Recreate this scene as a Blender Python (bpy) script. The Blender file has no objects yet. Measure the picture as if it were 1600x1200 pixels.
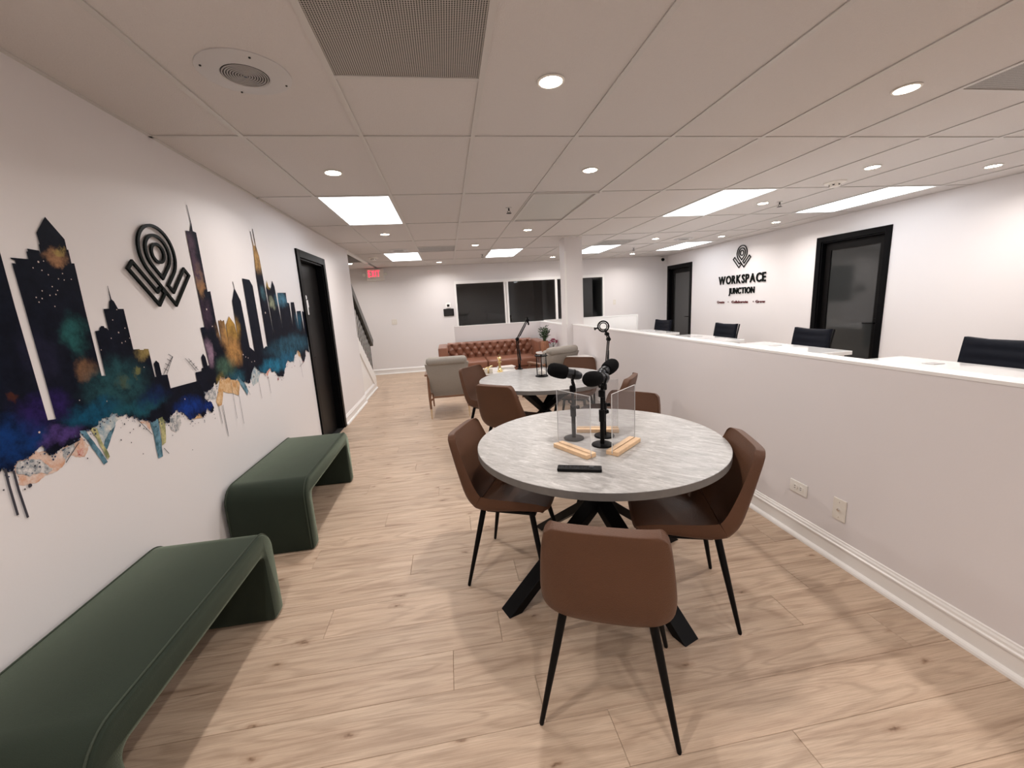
import bpy, bmesh, math, random
from mathutils import Vector, Matrix, Euler
PI = math.pi
SC = bpy.context.scene
COL = SC.collection
rnd = random.Random(7)

# ---------------------------------------------------------------- camera
cam_d = bpy.data.cameras.new('camera'); cam = bpy.data.objects.new('camera', cam_d); COL.objects.link(cam)
cam_d.sensor_width = 36.0; cam_d.lens = 645.07 / 1600 * 36.0; cam_d.clip_start = .02; cam_d.clip_end = 60
_r = Vector((0.98646704, -0.15434375, -0.0553243)); _u = Vector((0.08314231, 0.18006487, 0.98013468)); _f = Vector((0.1413157, 0.97147035, -0.19046056))
_m = Matrix((_r, _u, -_f)).transposed().to_4x4(); _m.translation = Vector((0, 0, 1.45))
cam.matrix_world = _m
SC.camera = cam

# ---------------------------------------------------------------- world, exposure
w = bpy.data.worlds.new('world'); SC.world = w; w.use_nodes = True
w.node_tree.nodes['Background'].inputs[0].default_value = (.02, .022, .026, 1)
w.node_tree.nodes['Background'].inputs[1].default_value = .3
SC.view_settings.view_transform = 'Standard'; SC.view_settings.look = 'None'
SC.view_settings.gamma = 1; SC.view_settings.use_curve_mapping = False
SC.view_settings.exposure = 0.04

DOWN_W = 11.2       # watts of one recessed downlight
TROFFER_E = 5.4    # emission of one fluorescent lens
H = 2.395          # ceiling height
XL, XR, YB, YF = -1.433, 5.47, 9.85, -2.6
HALF_X = 1.957     # lounge-side face of the divider wall
FEET = .6096
GX = [-0.991 + FEET * i for i in range(0, 11)]
GY = [2.577 + 2 * FEET * j for j in range(-4, 6)]

# downlights sit in the middle of ceiling tiles
DOWN = []
for x, y in [(.533,1.968),(2.362,1.968),(-.687,3.187),(1.142,3.187),(3.581,3.187),(4.80,3.187),(3.581,4.406),(-.687,5.626),(1.142,5.626),
             (4.80,5.626),(.533,6.844),(3.581,6.844),(4.80,6.844),(-.077,9.15),(2.362,9.05),(4.19,9.05),
             (-.687,.749),(3.581,.749),(1.142,-1.69),(.533,-.47),(2.362,-.47),(-.687,-1.69)]:  # this row: unseen downlights added to brighten the near end of the room
    DOWN.append((x, y))
DOWN.append((-1.80, 8.78))

# ---------------------------------------------------------------- materials
MATS = {}
def newmat(name):
    m = bpy.data.materials.new(name); m.use_nodes = True; MATS[name] = m
    return m, m.node_tree, m.node_tree.nodes['Principled BSDF']
def plain(name, col, rough=.5, metal=0, spec=.5, bump=0, bscale=200, coat=0, sheen=0, sheen_col=None, var=0, vscale=8, trans=0, alpha=1):
    m, nt, b = newmat(name)
    b.inputs['Base Color'].default_value = (*col, 1); b.inputs['Roughness'].default_value = rough
    b.inputs['Metallic'].default_value = metal; b.inputs['Specular IOR Level'].default_value = spec
    b.inputs['Coat Weight'].default_value = coat; b.inputs['Transmission Weight'].default_value = trans
    if sheen:
        b.inputs['Sheen Weight'].default_value = sheen; b.inputs['Sheen Roughness'].default_value = .35
        b.inputs['Sheen Tint'].default_value = (*(sheen_col or col), 1)
    tc = nt.nodes.new('ShaderNodeTexCoord')
    if bump:
        n = nt.nodes.new('ShaderNodeTexNoise'); n.inputs['Scale'].default_value = bscale; n.inputs['Detail'].default_value = 4
        bp = nt.nodes.new('ShaderNodeBump'); bp.inputs['Strength'].default_value = bump; bp.inputs['Distance'].default_value = .004
        nt.links.new(tc.outputs['Object'], n.inputs['Vector']); nt.links.new(n.outputs['Fac'], bp.inputs['Height']); nt.links.new(bp.outputs['Normal'], b.inputs['Normal'])
    if var:
        n = nt.nodes.new('ShaderNodeTexNoise'); n.inputs['Scale'].default_value = vscale; n.inputs['Detail'].default_value = 5
        mx = nt.nodes.new('ShaderNodeMix'); mx.data_type = 'RGBA'
        mx.inputs['A'].default_value = (*[c * (1 - var) for c in col], 1); mx.inputs['B'].default_value = (*[min(1, c * (1 + var)) for c in col], 1)
        nt.links.new(tc.outputs['Object'], n.inputs['Vector']); nt.links.new(n.outputs['Fac'], mx.inputs['Factor']); nt.links.new(mx.outputs['Result'], b.inputs['Base Color'])
    return m
def emit(name, col, s):
    m, nt, b = newmat(name)
    b.inputs['Base Color'].default_value = (*col, 1); b.inputs['Emission Color'].default_value = (*col, 1); b.inputs['Emission Strength'].default_value = s
    return m

wall_m = plain('wall_paint', (.77, .745, .75), .42, bump=.05, bscale=120, spec=.35)
divider_m = plain('divider_paint', (.75, .72, .73), .42, bump=.05, bscale=120, spec=.35, var=.02, vscale=1.5)
cap_m = plain('white_gloss_paint', (.86, .85, .84), .3)
trim_m = plain('trim_paint', (.84, .825, .81), .28)
tile_m = plain('ceiling_tile', (.655, .63, .62), .85, bump=.5, bscale=160, spec=.15, var=.02, vscale=60)
grid_m = plain('ceiling_grid_paint', (.60, .585, .57), .5)
plate_m = plain('white_plastic', (.82, .80, .76), .4)
ivory_m = plain('ivory_plastic', (.74, .70, .64), .4)
black_m = plain('black_metal', (.0035, .0035, .004), .45, spec=.12)
blackp_m = plain('black_painted_frame', (.003, .003, .0035), .4, spec=.08)
door_m = plain('black_door_leaf', (.005, .0045, .0045), .38, spec=.12)
foam_m = plain('black_foam', (.004, .004, .0045), .95, bump=.8, bscale=900, spec=.1)
micbody_m = plain('dark_grey_metal', (.03, .033, .038), .35, metal=.6)
chrome_m = plain('chrome', (.8, .8, .8), .15, metal=1)
dark_m = plain('dark_slot', (.01, .01, .01), .6)
leather_m = plain('brown_faux_leather', (.100, .045, .024), .5, bump=.35, bscale=260, spec=.3, var=.18, vscale=5)
sofa_m = plain('tan_leather', (.228, .095, .058), .36, bump=.25, bscale=160, spec=.5, var=.15, vscale=7)
sofa_dark_m = plain('tan_leather_button', (.18, .06, .03), .4)
beige_m = plain('light_grey_fabric', (.34, .31, .275), .9, bump=.6, bscale=420, var=.08, vscale=60)
walnut_m = plain('walnut_wood', (.20, .095, .05), .4, var=.25, vscale=12)
brass_m = plain('brass', (.75, .52, .22), .25, metal=1)
gold_m = plain('gold_metal', (.83, .66, .34), .22, metal=1)
velvet_m = plain('green_velvet', (.018, .026, .018), .85, sheen=.85, sheen_col=(.52, .62, .48), bump=.3, bscale=500, var=.12, vscale=6, spec=.2)
seam_m = plain('green_velvet_piping', (.022, .032, .020), .8, sheen=.3, sheen_col=(.4, .5, .35))
navy_m = plain('navy_leather', (.003, .0045, .010), .5, spec=.15, bump=.2, bscale=200)
desk_m = plain('white_gloss_desktop', (.80, .80, .79), .08, coat=.5)
pine_m = plain('pine_wood', (.74, .51, .31), .5, var=.18, vscale=30)
marble_m = plain('white_marble', (.78, .76, .74), .2, var=.1, vscale=6)
leaf_m = plain('green_leaf', (.035, .085, .03), .5, var=.3, vscale=20)
magenta_m = plain('magenta_petal', (.42, .015, .10), .6, var=.3, vscale=40)
pot_m = plain('brown_ribbed_pot', (.30, .13, .07), .5, var=.2, vscale=20)
cream_m = plain('cream_ceramic', (.74, .70, .62), .35)
sand_m = plain('white_sand', (.75, .72, .66), .9)
sage_m = plain('grey_green_felt', (.20, .24, .19), .9)
sign_m = plain('black_acrylic', (.003, .005, .0045), .35, spec=.08)
tag_m = plain('dark_red_acrylic', (.10, .006, .010), .3)
pict_m = plain('white_acrylic', (.85, .85, .85), .3)
paper_m = plain('magazine_cover', (.72, .66, .62), .35, var=.25, vscale=14)
perf_hole_m = plain('vent_backing', (.012, .011, .011), .8)
vent_m = plain('perforated_metal', (.40, .385, .38), .45)
screen_m = plain('black_screen', (.006, .006, .007), .12)
carpet_m = plain('office_carpet', (.06, .06, .062), .95)
lens_m = emit('fluorescent_lens', (.93, .96, 1.0), TROFFER_E)
down_m = emit('downlight_lens', (1.0, .86, .68), 40)
exit_m = emit('exit_red_letters', (1.0, .05, .10), 1.7)
lampglass_m = plain('lamp_lens', (.8, .8, .75), .1)
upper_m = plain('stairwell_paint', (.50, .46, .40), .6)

def glass(name, col=(1,1,1), rough=0.0, ior=1.45):
    m, nt, b = newmat(name)
    b.inputs['Base Color'].default_value = (*col, 1); b.inputs['Transmission Weight'].default_value = 1
    b.inputs['Roughness'].default_value = rough; b.inputs['IOR'].default_value = ior
    return m
clear_m = glass('clear_glass')
tint_m = glass('tinted_window_glass', (.62, .64, .66))
# clear acrylic sheet: straight-through transparency with fresnel reflection
acrylic_m, _nt, _b = newmat('clear_acrylic')
_tr = _nt.nodes.new('ShaderNodeBsdfTransparent'); _tr.inputs[0].default_value = (.93, .93, .935, 1)
_gl = _nt.nodes.new('ShaderNodeBsdfGlossy'); _gl.inputs['Roughness'].default_value = .03
_fr = _nt.nodes.new('ShaderNodeFresnel'); _fr.inputs[0].default_value = 1.49
_mx = _nt.nodes.new('ShaderNodeMixShader')
_geo = _nt.nodes.new('ShaderNodeNewGeometry'); _inv = _nt.nodes.new('ShaderNodeMath'); _inv.operation = 'SUBTRACT'; _inv.inputs[0].default_value = 1
_nt.links.new(_geo.outputs['Backfacing'], _inv.inputs[1]); _ml = _nt.nodes.new('ShaderNodeMath'); _ml.operation = 'MULTIPLY'
_nt.links.new(_inv.outputs[0], _ml.inputs[0]); _nt.links.new(_fr.outputs[0], _ml.inputs[1])
_nt.links.new(_ml.outputs[0], _mx.inputs[0]); _nt.links.new(_tr.outputs[0], _mx.inputs[1]); _nt.links.new(_gl.outputs[0], _mx.inputs[2])
_df = _nt.nodes.new('ShaderNodeBsdfDiffuse'); _df.inputs[0].default_value = (.8, .8, .82, 1); _m2 = _nt.nodes.new('ShaderNodeMixShader'); _m2.inputs[0].default_value = .045  # pale diffuse share imitates the haze of reflections on the pane
_nt.links.new(_mx.outputs[0], _m2.inputs[1]); _nt.links.new(_df.outputs[0], _m2.inputs[2])
_nt.links.new(_m2.outputs[0], _nt.nodes['Material Output'].inputs[0])
edge_m = plain('polished_acrylic_edge', (.75, .76, .77), .3)
smoke_m = plain('dark_door_glass', (.035, .037, .037), .07, spec=.8)

def ramp(nt, stops):
    r = nt.nodes.new('ShaderNodeValToRGB'); cr = r.color_ramp
    cr.elements[0].position = stops[0][0]; cr.elements[0].color = (*stops[0][1], 1)
    cr.elements[1].position = stops[-1][0]; cr.elements[1].color = (*stops[-1][1], 1)
    for p, c in stops[1:-1]:
        e = cr.elements.new(p); e.color = (*c, 1)
    return r
# oak planks: grain along the plank, knots, a tone of its own for each plank
def oak():
    m, nt, b = newmat('oak_plank'); N = nt.nodes; L = nt.links
    tc = N.new('ShaderNodeTexCoord'); oi = N.new('ShaderNodeObjectInfo')
    off = N.new('ShaderNodeVectorMath'); off.operation = 'SCALE'; off.inputs['Scale'].default_value = 1.0
    cmb = N.new('ShaderNodeCombineXYZ')
    m1 = N.new('ShaderNodeMath'); m1.operation = 'MULTIPLY'; m1.inputs[1].default_value = 91.0
    m2 = N.new('ShaderNodeMath'); m2.operation = 'MULTIPLY'; m2.inputs[1].default_value = 37.0
    L.new(oi.outputs['Random'], m1.inputs[0]); L.new(oi.outputs['Random'], m2.inputs[0])
    L.new(m1.outputs[0], cmb.inputs[0]); L.new(m2.outputs[0], cmb.inputs[1])
    add = N.new('ShaderNodeVectorMath'); add.operation = 'ADD'
    L.new(tc.outputs['Object'], add.inputs[0]); L.new(cmb.outputs[0], add.inputs[1])
    # fine grain
    mp = N.new('ShaderNodeMapping'); mp.inputs['Scale'].default_value = (4, 150, 10); L.new(add.outputs[0], mp.inputs[0])
    g = N.new('ShaderNodeTexNoise'); g.inputs['Scale'].default_value = 1.6; g.inputs['Detail'].default_value = 7; g.inputs['Roughness'].default_value = .75; L.new(mp.outputs[0], g.inputs['Vector'])
    # cathedral figure: warped bands
    mp2 = N.new('ShaderNodeMapping'); mp2.inputs['Scale'].default_value = (.9, 7.5, 1); L.new(add.outputs[0], mp2.inputs[0])
    n2 = N.new('ShaderNodeTexNoise'); n2.inputs['Scale'].default_value = 1.1; n2.inputs['Detail'].default_value = 2; n2.inputs['Distortion'].default_value = .6; L.new(mp2.outputs[0], n2.inputs['Vector'])
    mm = N.new('ShaderNodeMath'); mm.operation = 'MULTIPLY'; mm.inputs[1].default_value = 55; L.new(n2.outputs['Fac'], mm.inputs[0])
    sn = N.new('ShaderNodeMath'); sn.operation = 'SINE'; L.new(mm.outputs[0], sn.inputs[0])
    # broad tone streaks
    mp3 = N.new('ShaderNodeMapping'); mp3.inputs['Scale'].default_value = (.9, 13, 1); L.new(add.outputs[0], mp3.inputs[0])
    n3 = N.new('ShaderNodeTexNoise'); n3.inputs['Scale'].default_value = 1.5; n3.inputs['Detail'].default_value = 4; L.new(mp3.outputs[0], n3.inputs['Vector'])
    r3 = ramp(nt, [(.28, (.35, .248, .178)), (.40, (.50, .372, .275)), (.74, (.61, .478, .365))]); L.new(n3.outputs['Fac'], r3.inputs[0])
    rg = ramp(nt, [(.3, (.70, .67, .64)), (.6, (1.07, 1.07, 1.07))]); L.new(g.outputs['Fac'], rg.inputs[0])
    mul = N.new('ShaderNodeMix'); mul.data_type = 'RGBA'; mul.blend_type = 'MULTIPLY'; mul.inputs['Factor'].default_value = .85
    L.new(r3.outputs[0], mul.inputs['A']); L.new(rg.outputs[0], mul.inputs['B'])
    rs = ramp(nt, [(0, (.86, .845, .83)), (.5, (1.0, 1.0, 1.0)), (1, (1.03, 1.03, 1.03))])
    half = N.new('ShaderNodeMapRange'); half.inputs['From Min'].default_value = -1; L.new(sn.outputs[0], half.inputs['Value']); L.new(half.outputs[0], rs.inputs[0])
    mul2 = N.new('ShaderNodeMix'); mul2.data_type = 'RGBA'; mul2.blend_type = 'MULTIPLY'; mul2.inputs['Factor'].default_value = 1
    L.new(mul.outputs['Result'], mul2.inputs['A']); L.new(rs.outputs[0], mul2.inputs['B'])
    # knots
    mp4 = N.new('ShaderNodeMapping'); mp4.inputs['Scale'].default_value = (1.0, 2.6, .01); L.new(add.outputs[0], mp4.inputs[0])
    nz = N.new('ShaderNodeTexNoise'); nz.inputs['Scale'].default_value = 30; L.new(add.outputs[0], nz.inputs['Vector'])
    sc = N.new('ShaderNodeVectorMath'); sc.operation = 'SCALE'; sc.inputs['Scale'].default_value = .06; L.new(nz.outputs['Color'], sc.inputs[0])
    ad = N.new('ShaderNodeVectorMath'); L.new(mp4.outputs[0], ad.inputs[0]); L.new(sc.outputs[0], ad.inputs[1])
    vo = N.new('ShaderNodeTexVoronoi'); vo.voronoi_dimensions = '2D'; vo.inputs['Scale'].default_value = 1.3; L.new(ad.outputs[0], vo.inputs['Vector'])
    rk = ramp(nt, [(0, (.22, .15, .12)), (.014, (.50, .42, .36)), (.03, (.82, .78, .75)), (.07, (1, 1, 1))]); L.new(vo.outputs['Distance'], rk.inputs[0])
    mul3 = N.new('ShaderNodeMix'); mul3.data_type = 'RGBA'; mul3.blend_type = 'MULTIPLY'; mul3.inputs['Factor'].default_value = .9
    L.new(mul2.outputs['Result'], mul3.inputs['A']); L.new(rk.outputs[0], mul3.inputs['B'])
    # plank tone
    mr = N.new('ShaderNodeMapRange'); mr.inputs['To Min'].default_value = .94; mr.inputs['To Max'].default_value = 1.05; L.new(oi.outputs['Random'], mr.inputs['Value'])
    fin = N.new('ShaderNodeVectorMath'); fin.operation = 'SCALE'; L.new(mul3.outputs['Result'], fin.inputs[0]); L.new(mr.outputs[0], fin.inputs['Scale'])
    L.new(fin.outputs[0], b.inputs['Base Color'])
    b.inputs['Roughness'].default_value = .42; b.inputs['Specular IOR Level'].default_value = .35
    bp = N.new('ShaderNodeBump'); bp.inputs['Strength'].default_value = .15; bp.inputs['Distance'].default_value = .002
    L.new(g.outputs['Fac'], bp.inputs['Height']); L.new(bp.outputs[0], b.inputs['Normal'])
    return m
oak_m = oak()
def stone():
    m, nt, b = newmat('grey_stone_laminate'); N = nt.nodes; L = nt.links
    tc = N.new('ShaderNodeTexCoord')
    vr = N.new('ShaderNodeVectorRotate'); vr.rotation_type = 'Z_AXIS'; vr.inputs['Angle'].default_value = .80; L.new(tc.outputs['Object'], vr.inputs['Vector'])
    mp = N.new('ShaderNodeMapping'); mp.inputs['Scale'].default_value = (7, 30, 7); L.new(vr.outputs[0], mp.inputs[0])
    n = N.new('ShaderNodeTexNoise'); n.inputs['Scale'].default_value = 1.5; n.inputs['Detail'].default_value = 11; n.inputs['Roughness'].default_value = .80; n.inputs['Distortion'].default_value = .9; L.new(mp.outputs[0], n.inputs['Vector'])
    r = ramp(nt, [(.34, (.22, .215, .205)), (.45, (.345, .335, .325)), (.54, (.42, .41, .40)), (.66, (.62, .615, .605))]); L.new(n.outputs['Fac'], r.inputs[0])
    n2 = N.new('ShaderNodeTexNoise'); n2.inputs['Scale'].default_value = 2.2; n2.inputs['Detail'].default_value = 5; L.new(mp.outputs[0], n2.inputs['Vector'])
    mr = N.new('ShaderNodeMapRange'); mr.inputs['To Min'].default_value = .82; mr.inputs['To Max'].default_value = 1.16; L.new(n2.outputs['Fac'], mr.inputs['Value'])
    f = N.new('ShaderNodeVectorMath'); f.operation = 'SCALE'; L.new(r.outputs[0], f.inputs[0]); L.new(mr.outputs[0], f.inputs['Scale'])
    L.new(f.outputs[0], b.inputs['Base Color']); b.inputs['Roughness'].default_value = .33
    return m
stone_m = stone()
stone_edge_m = plain('grey_laminate_edge', (.15, .142, .135), .45, var=.2, vscale=30)

# ---------------------------------------------------------------- mesh helpers
class MB:
    def __init__(s): s.v = []; s.f = []; s.m = []; s.mi = 0
    def add(s, vs, fs):
        k = len(s.v); s.v += [tuple(v) for v in vs]
        for f in fs: s.f.append([k + i for i in f]); s.m.append(s.mi)
        return s
    def box(s, x0, x1, y0, y1, z0, z1, M=None):
        vs = [Vector((x, y, z)) for x in (x0, x1) for y in (y0, y1) for z in (z0, z1)]
        if M: vs = [M @ v for v in vs]
        return s.add(vs, [(0,1,3,2),(4,6,7,5),(0,4,5,1),(2,3,7,6),(0,2,6,4),(1,5,7,3)])
    def bbox(s, x0, x1, y0, y1, z0, z1, r=.01, seg=2, M=None):
        bm = bmesh.new(); bmesh.ops.create_cube(bm, size=1)
        for v in bm.verts: v.co = Vector(((x0+x1)/2 + v.co.x*(x1-x0), (y0+y1)/2 + v.co.y*(y1-y0), (z0+z1)/2 + v.co.z*(z1-z0)))
        bmesh.ops.bevel(bm, geom=bm.edges[:], offset=r, segments=seg, profile=.5, affect='EDGES')
        return s.bm(bm, M)
    def bm(s, bm, M=None):
        bm.verts.ensure_lookup_table(); bm.verts.index_update()
        s.add([(M @ v.co) if M else v.co.copy() for v in bm.verts], [[v.index for v in f.verts] for f in bm.faces]); bm.free(); return s
    def rings(s, rings, close=True, cap=True):
        n = len(rings[0]); k = len(s.v)
        for r in rings: s.v += [tuple(p) for p in r]
        for a in range(len(rings) - 1):
            for i in range(n if close else n - 1):
                j = (i + 1) % n
                s.f.append([k+a*n+i, k+a*n+j, k+(a+1)*n+j, k+(a+1)*n+i]); s.m.append(s.mi)
        if cap:
            s.f.append([k+i for i in range(n)][::-1]); s.m.append(s.mi)
            s.f.append([k+(len(rings)-1)*n+i for i in range(n)]); s.m.append(s.mi)
        return s
    def tube(s, pts, r, n=10, cap=True, flat=1.0):
        pts = [Vector(p) for p in pts]; rs = r if isinstance(r, (list, tuple)) else [r]*len(pts)
        up = None; R = []
        for i, p in enumerate(pts):
            d = (pts[min(i+1, len(pts)-1)] - pts[max(i-1, 0)]).normalized()
            if up is None: up = Vector((0,0,1)) if abs(d.z) < .9 else Vector((1,0,0))
            a = d.cross(up).normalized(); b = a.cross(d).normalized(); up = b
            R.append([p + rs[i]*(math.cos(2*PI*k/n)*a + flat*math.sin(2*PI*k/n)*b) for k in range(n)])
        return s.rings(R, cap=cap)
    def lathe(s, prof, n=24, c=(0,0,0), axis=None, cap=True):
        c = Vector(c); R = []
        if axis is None: q = Matrix.Identity(3)
        else: q = Vector((0,0,1)).rotation_difference(Vector(axis).normalized()).to_matrix()
        for r, z in prof: R.append([c + q @ Vector((r*math.cos(2*PI*k/n), r*math.sin(2*PI*k/n), z)) for k in range(n)])
        return s.rings(R, cap=cap)
    def prism(s, poly, z0, z1, M=None):
        n = len(poly); vs = [Vector((x, y, z0)) for x, y in poly] + [Vector((x, y, z1)) for x, y in poly]
        if M: vs = [M @ v for v in vs]
        return s.add(vs, [list(range(n))[::-1], list(range(n, 2*n))] + [(i, (i+1)%n, n+(i+1)%n, n+i) for i in range(n)])
    def build(s, name, mat, parent=None, smooth=False, loc=None, rot=None, bevel=0, mods=None):
        me = bpy.data.meshes.new(name); me.from_pydata(s.v, [], s.f); me.validate()
        mats = mat if isinstance(mat, (list, tuple)) else [mat]
        for m in mats: me.materials.append(m)
        if len(mats) > 1 and len(me.polygons) == len(s.m):
            for p, mi in zip(me.polygons, s.m): p.material_index = mi
        bm = bmesh.new(); bm.from_mesh(me); bmesh.ops.recalc_face_normals(bm, faces=bm.faces)
        if bevel:
            ed = [e for e in bm.edges if len(e.link_faces) == 2 and e.calc_face_angle(0) > .5]
            bmesh.ops.bevel(bm, geom=ed, offset=bevel, segments=2, profile=.5, affect='EDGES')
        bm.to_mesh(me); bm.free()
        o = bpy.data.objects.new(name, me); COL.objects.link(o)
        if smooth:
            for p in me.polygons: p.use_smooth = True
            me.set_sharp_from_angle(angle=.7 if smooth is True else smooth)
        if parent: o.parent = parent
        if loc: o.location = loc
        if rot: o.rotation_euler = rot
        return o
def tag(o, label, cat, group=None):
    o['label'] = label; o['category'] = cat
    if group: o['group'] = group
    return o
def struct(o): o['kind'] = 'structure'; return o
def thing(name, label, cat, loc=(0,0,0), rz=0, group=None):
    o = bpy.data.objects.new(name, None); COL.objects.link(o); o.empty_display_size = .05
    o.location = loc; o.rotation_euler = (0, 0, rz)
    return tag(o, label, cat, group)
def sroot(name, loc=(0,0,0)):
    o = bpy.data.objects.new(name, None); COL.objects.link(o); o.empty_display_size = .05; o.location = loc
    o['kind'] = 'structure'; return o
def kids(o): return [c for c in COL.objects if c.parent == o]
def dup(root, loc, rz, label, group=None):
    r = root.copy(); COL.objects.link(r); r.location = loc; r.rotation_euler = (0, 0, rz); r['label'] = label
    if group: r['group'] = group
    for ch in kids(root):
        c = ch.copy(); COL.objects.link(c); c.parent = r
        for g in kids(ch):
            d = g.copy(); COL.objects.link(d); d.parent = c
    return r
def B(): return MB()
def RZ(a, loc=(0,0,0)): return Matrix.Translation(loc) @ Matrix.Rotation(a, 4, 'Z')

# perforated face: round holes in a staggered pattern, flat metal
def perforated():
    m, nt, b = newmat('perforated_face'); N = nt.nodes; L = nt.links
    tc = N.new('ShaderNodeTexCoord'); sep = N.new('ShaderNodeSeparateXYZ'); L.new(tc.outputs['Object'], sep.inputs[0])
    outs = []
    for ax in (0, 1):
        a = N.new('ShaderNodeMath'); a.operation = 'MULTIPLY'; a.inputs[1].default_value = 2*PI/.0085 * .5
        L.new(sep.outputs[ax], a.inputs[0]); s = N.new('ShaderNodeMath'); s.operation = 'SINE'; L.new(a.outputs[0], s.inputs[0]); outs.append(s)
    p = N.new('ShaderNodeMath'); p.operation = 'MULTIPLY'; L.new(outs[0].outputs[0], p.inputs[0]); L.new(outs[1].outputs[0], p.inputs[1])
    ab = N.new('ShaderNodeMath'); ab.operation = 'ABSOLUTE'; L.new(p.outputs[0], ab.inputs[0])
    r = ramp(nt, [(.36, (.50, .475, .45)), (.46, (.015, .013, .012))]); L.new(ab.outputs[0], r.inputs[0])
    L.new(r.outputs[0], b.inputs['Base Color']); b.inputs['Roughness'].default_value = .5
    return m
perf_m = perforated()

# ================================================================ STRUCTURE
def frame_wall(b, u0, u1, z0, z1, holes, put):
    """wall slab between u0..u1 with rectangular holes [(a,b,za,zb)] ; put(u0,u1,z0,z1) adds one box"""
    u = u0
    for a, c, za, zb in sorted(holes):
        put(u, a, z0, z1)
        if za > z0: put(a, c, z0, za)
        if zb < z1: put(a, c, zb, z1)
        u = c
    put(u, u1, z0, z1)
WT = .12
TOPZ = H + .12
# left wall with the restroom door opening
b = B(); frame_wall(b, YF, 6.9, 0, TOPZ, [(4.60, 5.435, 0, 2.035)], lambda a, c, z0, z1: b.box(XL-WT, XL, a, c, z0, z1))
wall_left = struct(b.build('wall_left', wall_m))
b = B(); frame_wall(b, YF, YB, 0, TOPZ, [(4.60, 5.515, 0, 2.075), (8.84, 9.74, 0, 2.075)], lambda a, c, z0, z1: b.box(XR, XR+WT, a, c, z0, z1))
wall_right = struct(b.build('wall_right', wall_m))
WIN = (.245, 3.80, .985, 2.0)
b = B(); frame_wall(b, -2.72, XR+WT, 0, TOPZ, [WIN], lambda a, c, z0, z1: b.box(a, c, YB, YB+WT, z0, z1))
wall_back = struct(b.build('wall_back', wall_m))
struct(B().box(XL-WT, XR+WT, YF-WT, YF, 0, TOPZ).build('wall_front', wall_m))
# stairwell
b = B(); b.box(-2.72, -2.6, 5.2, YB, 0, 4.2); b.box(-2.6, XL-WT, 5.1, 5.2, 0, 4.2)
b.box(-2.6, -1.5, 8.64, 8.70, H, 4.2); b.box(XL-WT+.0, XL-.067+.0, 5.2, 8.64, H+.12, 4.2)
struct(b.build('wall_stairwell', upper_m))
# divider walls
b = B(); b.box(HALF_X, HALF_X+.1, YF, 6.40, 0, 1.065)
wall_div = struct(b.build('wall_divider', divider_m))
B().box(HALF_X-.003, HALF_X+.103, YF, 6.40, 1.065, 1.079).build('wall_cap', cap_m, wall_div)
b = B(); b.box(1.88, 1.99, 6.68, 8.40, 0, 1.055); wd2 = struct(b.build('wall_lounge', divider_m))
B().box(1.877, 1.993, 6.68, 8.40, 1.055, 1.068).build('wall_cap', cap_m, wd2)
b = B(); b.box(.12, 1.99, 8.40, 8.51, 0, 1.055); wd3 = struct(b.build('wall_lounge_back', wall_m))
B().box(.117, 1.993, 8.397, 8.513, 1.055, 1.068).build('wall_cap', cap_m, wd3)
pil = B(); pil.box(1.86, 2.14, 6.40, 6.68, 0, H+.01); pil = struct(pil.build('pillar', wall_m))
B().box(1.852, 1.878, 6.393, 6.40, 1.08, H-.2).build('corner_guard', trim_m, pil)  # pale strip imitating the lit left side of the pillar

# floor: slab and planks along X
floor = struct(B().box(-2.72, XR+WT, YF-WT, YB+3.2, -.12, -.012).build('floor', carpet_m))
PW = .1905; y = .99 - PW * 4
plank_cache = {}
cut = {0: [], }
seam = {0: [.452], 1: [1.19, -.9], 2: [-.094, 1.293], 3: [1.633], 4: [.75, -.6]}
row = -4
def plank(x0, x1, y0, name='plank'):
    o = B(); n = round(x1 - x0, 3)
    key = (n,)
    if key in plank_cache: me = plank_cache[key]; ob = bpy.data.objects.new(name, me); COL.objects.link(ob); ob.parent = floor
    else:
        g = .0005
        o.box(g, n-g, g, PW-g, -.012, -.0012); o.add([(g+.0015, g+.0015, 0), (n-g-.0015, g+.0015, 0), (n-g-.0015, PW-g-.0015, 0), (g+.0015, PW-g-.0015, 0), (g, g, -.0012), (n-g, g, -.0012), (n-g, PW-g, -.0012), (g, PW-g, -.0012)], [(0,1,2,3), (4,5,1,0), (5,6,2,1), (6,7,3,2), (7,4,0,3)])
        ob = o.build(name, oak_m, floor); plank_cache[key] = ob.data
    ob.location = (x0, y0, 0); return ob
# known joint positions near the camera, read row by row
known = {0: [.452], 1: [1.75], 2: [-.094, 1.28], 3: [1.645], -1: [-.5], -2: [.9]}
PL = 1.524
yy = .99 - 4 * PW; r = -4
far_planks = B()
while yy < YB:
    base = known.get(r, [None])[0]
    if base is None: base = -1.4 + ((r * .618034) % 1) * PL
    xs = [base]
    while xs[0] > XL: xs.insert(0, xs[0] - PL)
    while xs[-1] < HALF_X: xs.append(xs[-1] + PL)
    lim0 = XL
    for a, c in zip(xs[:-1], xs[1:]):
        a2, c2 = max(a, lim0), min(c, HALF_X)
        if c2 - a2 > .04 and r >= 0 or (c2 - a2 > .04 and r >= -2): plank(round(a2, 3), round(c2, 3), yy)
    yy += PW; r += 1
# the rest of the boards (behind the camera, beside the stairs, behind the divider)
b = B(); b.box(XL, HALF_X, YF, .99 - 2*PW, -.012, 0); b.box(HALF_X, XR, YF, YB, -.012, 0); b.box(-2.6, XL, 6.9, YB, -.012, 0)
b.build('floor_boards', oak_m, floor)
b = B(); b.box(XL-WT, XL, 4.6, 5.435, -.012, 0); b.box(XR, XR+WT, 4.6, 5.515, -.012, 0); b.box(XR, XR+WT, 8.84, 9.74, -.012, 0)
b.build('threshold', dark_m, floor)

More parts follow.
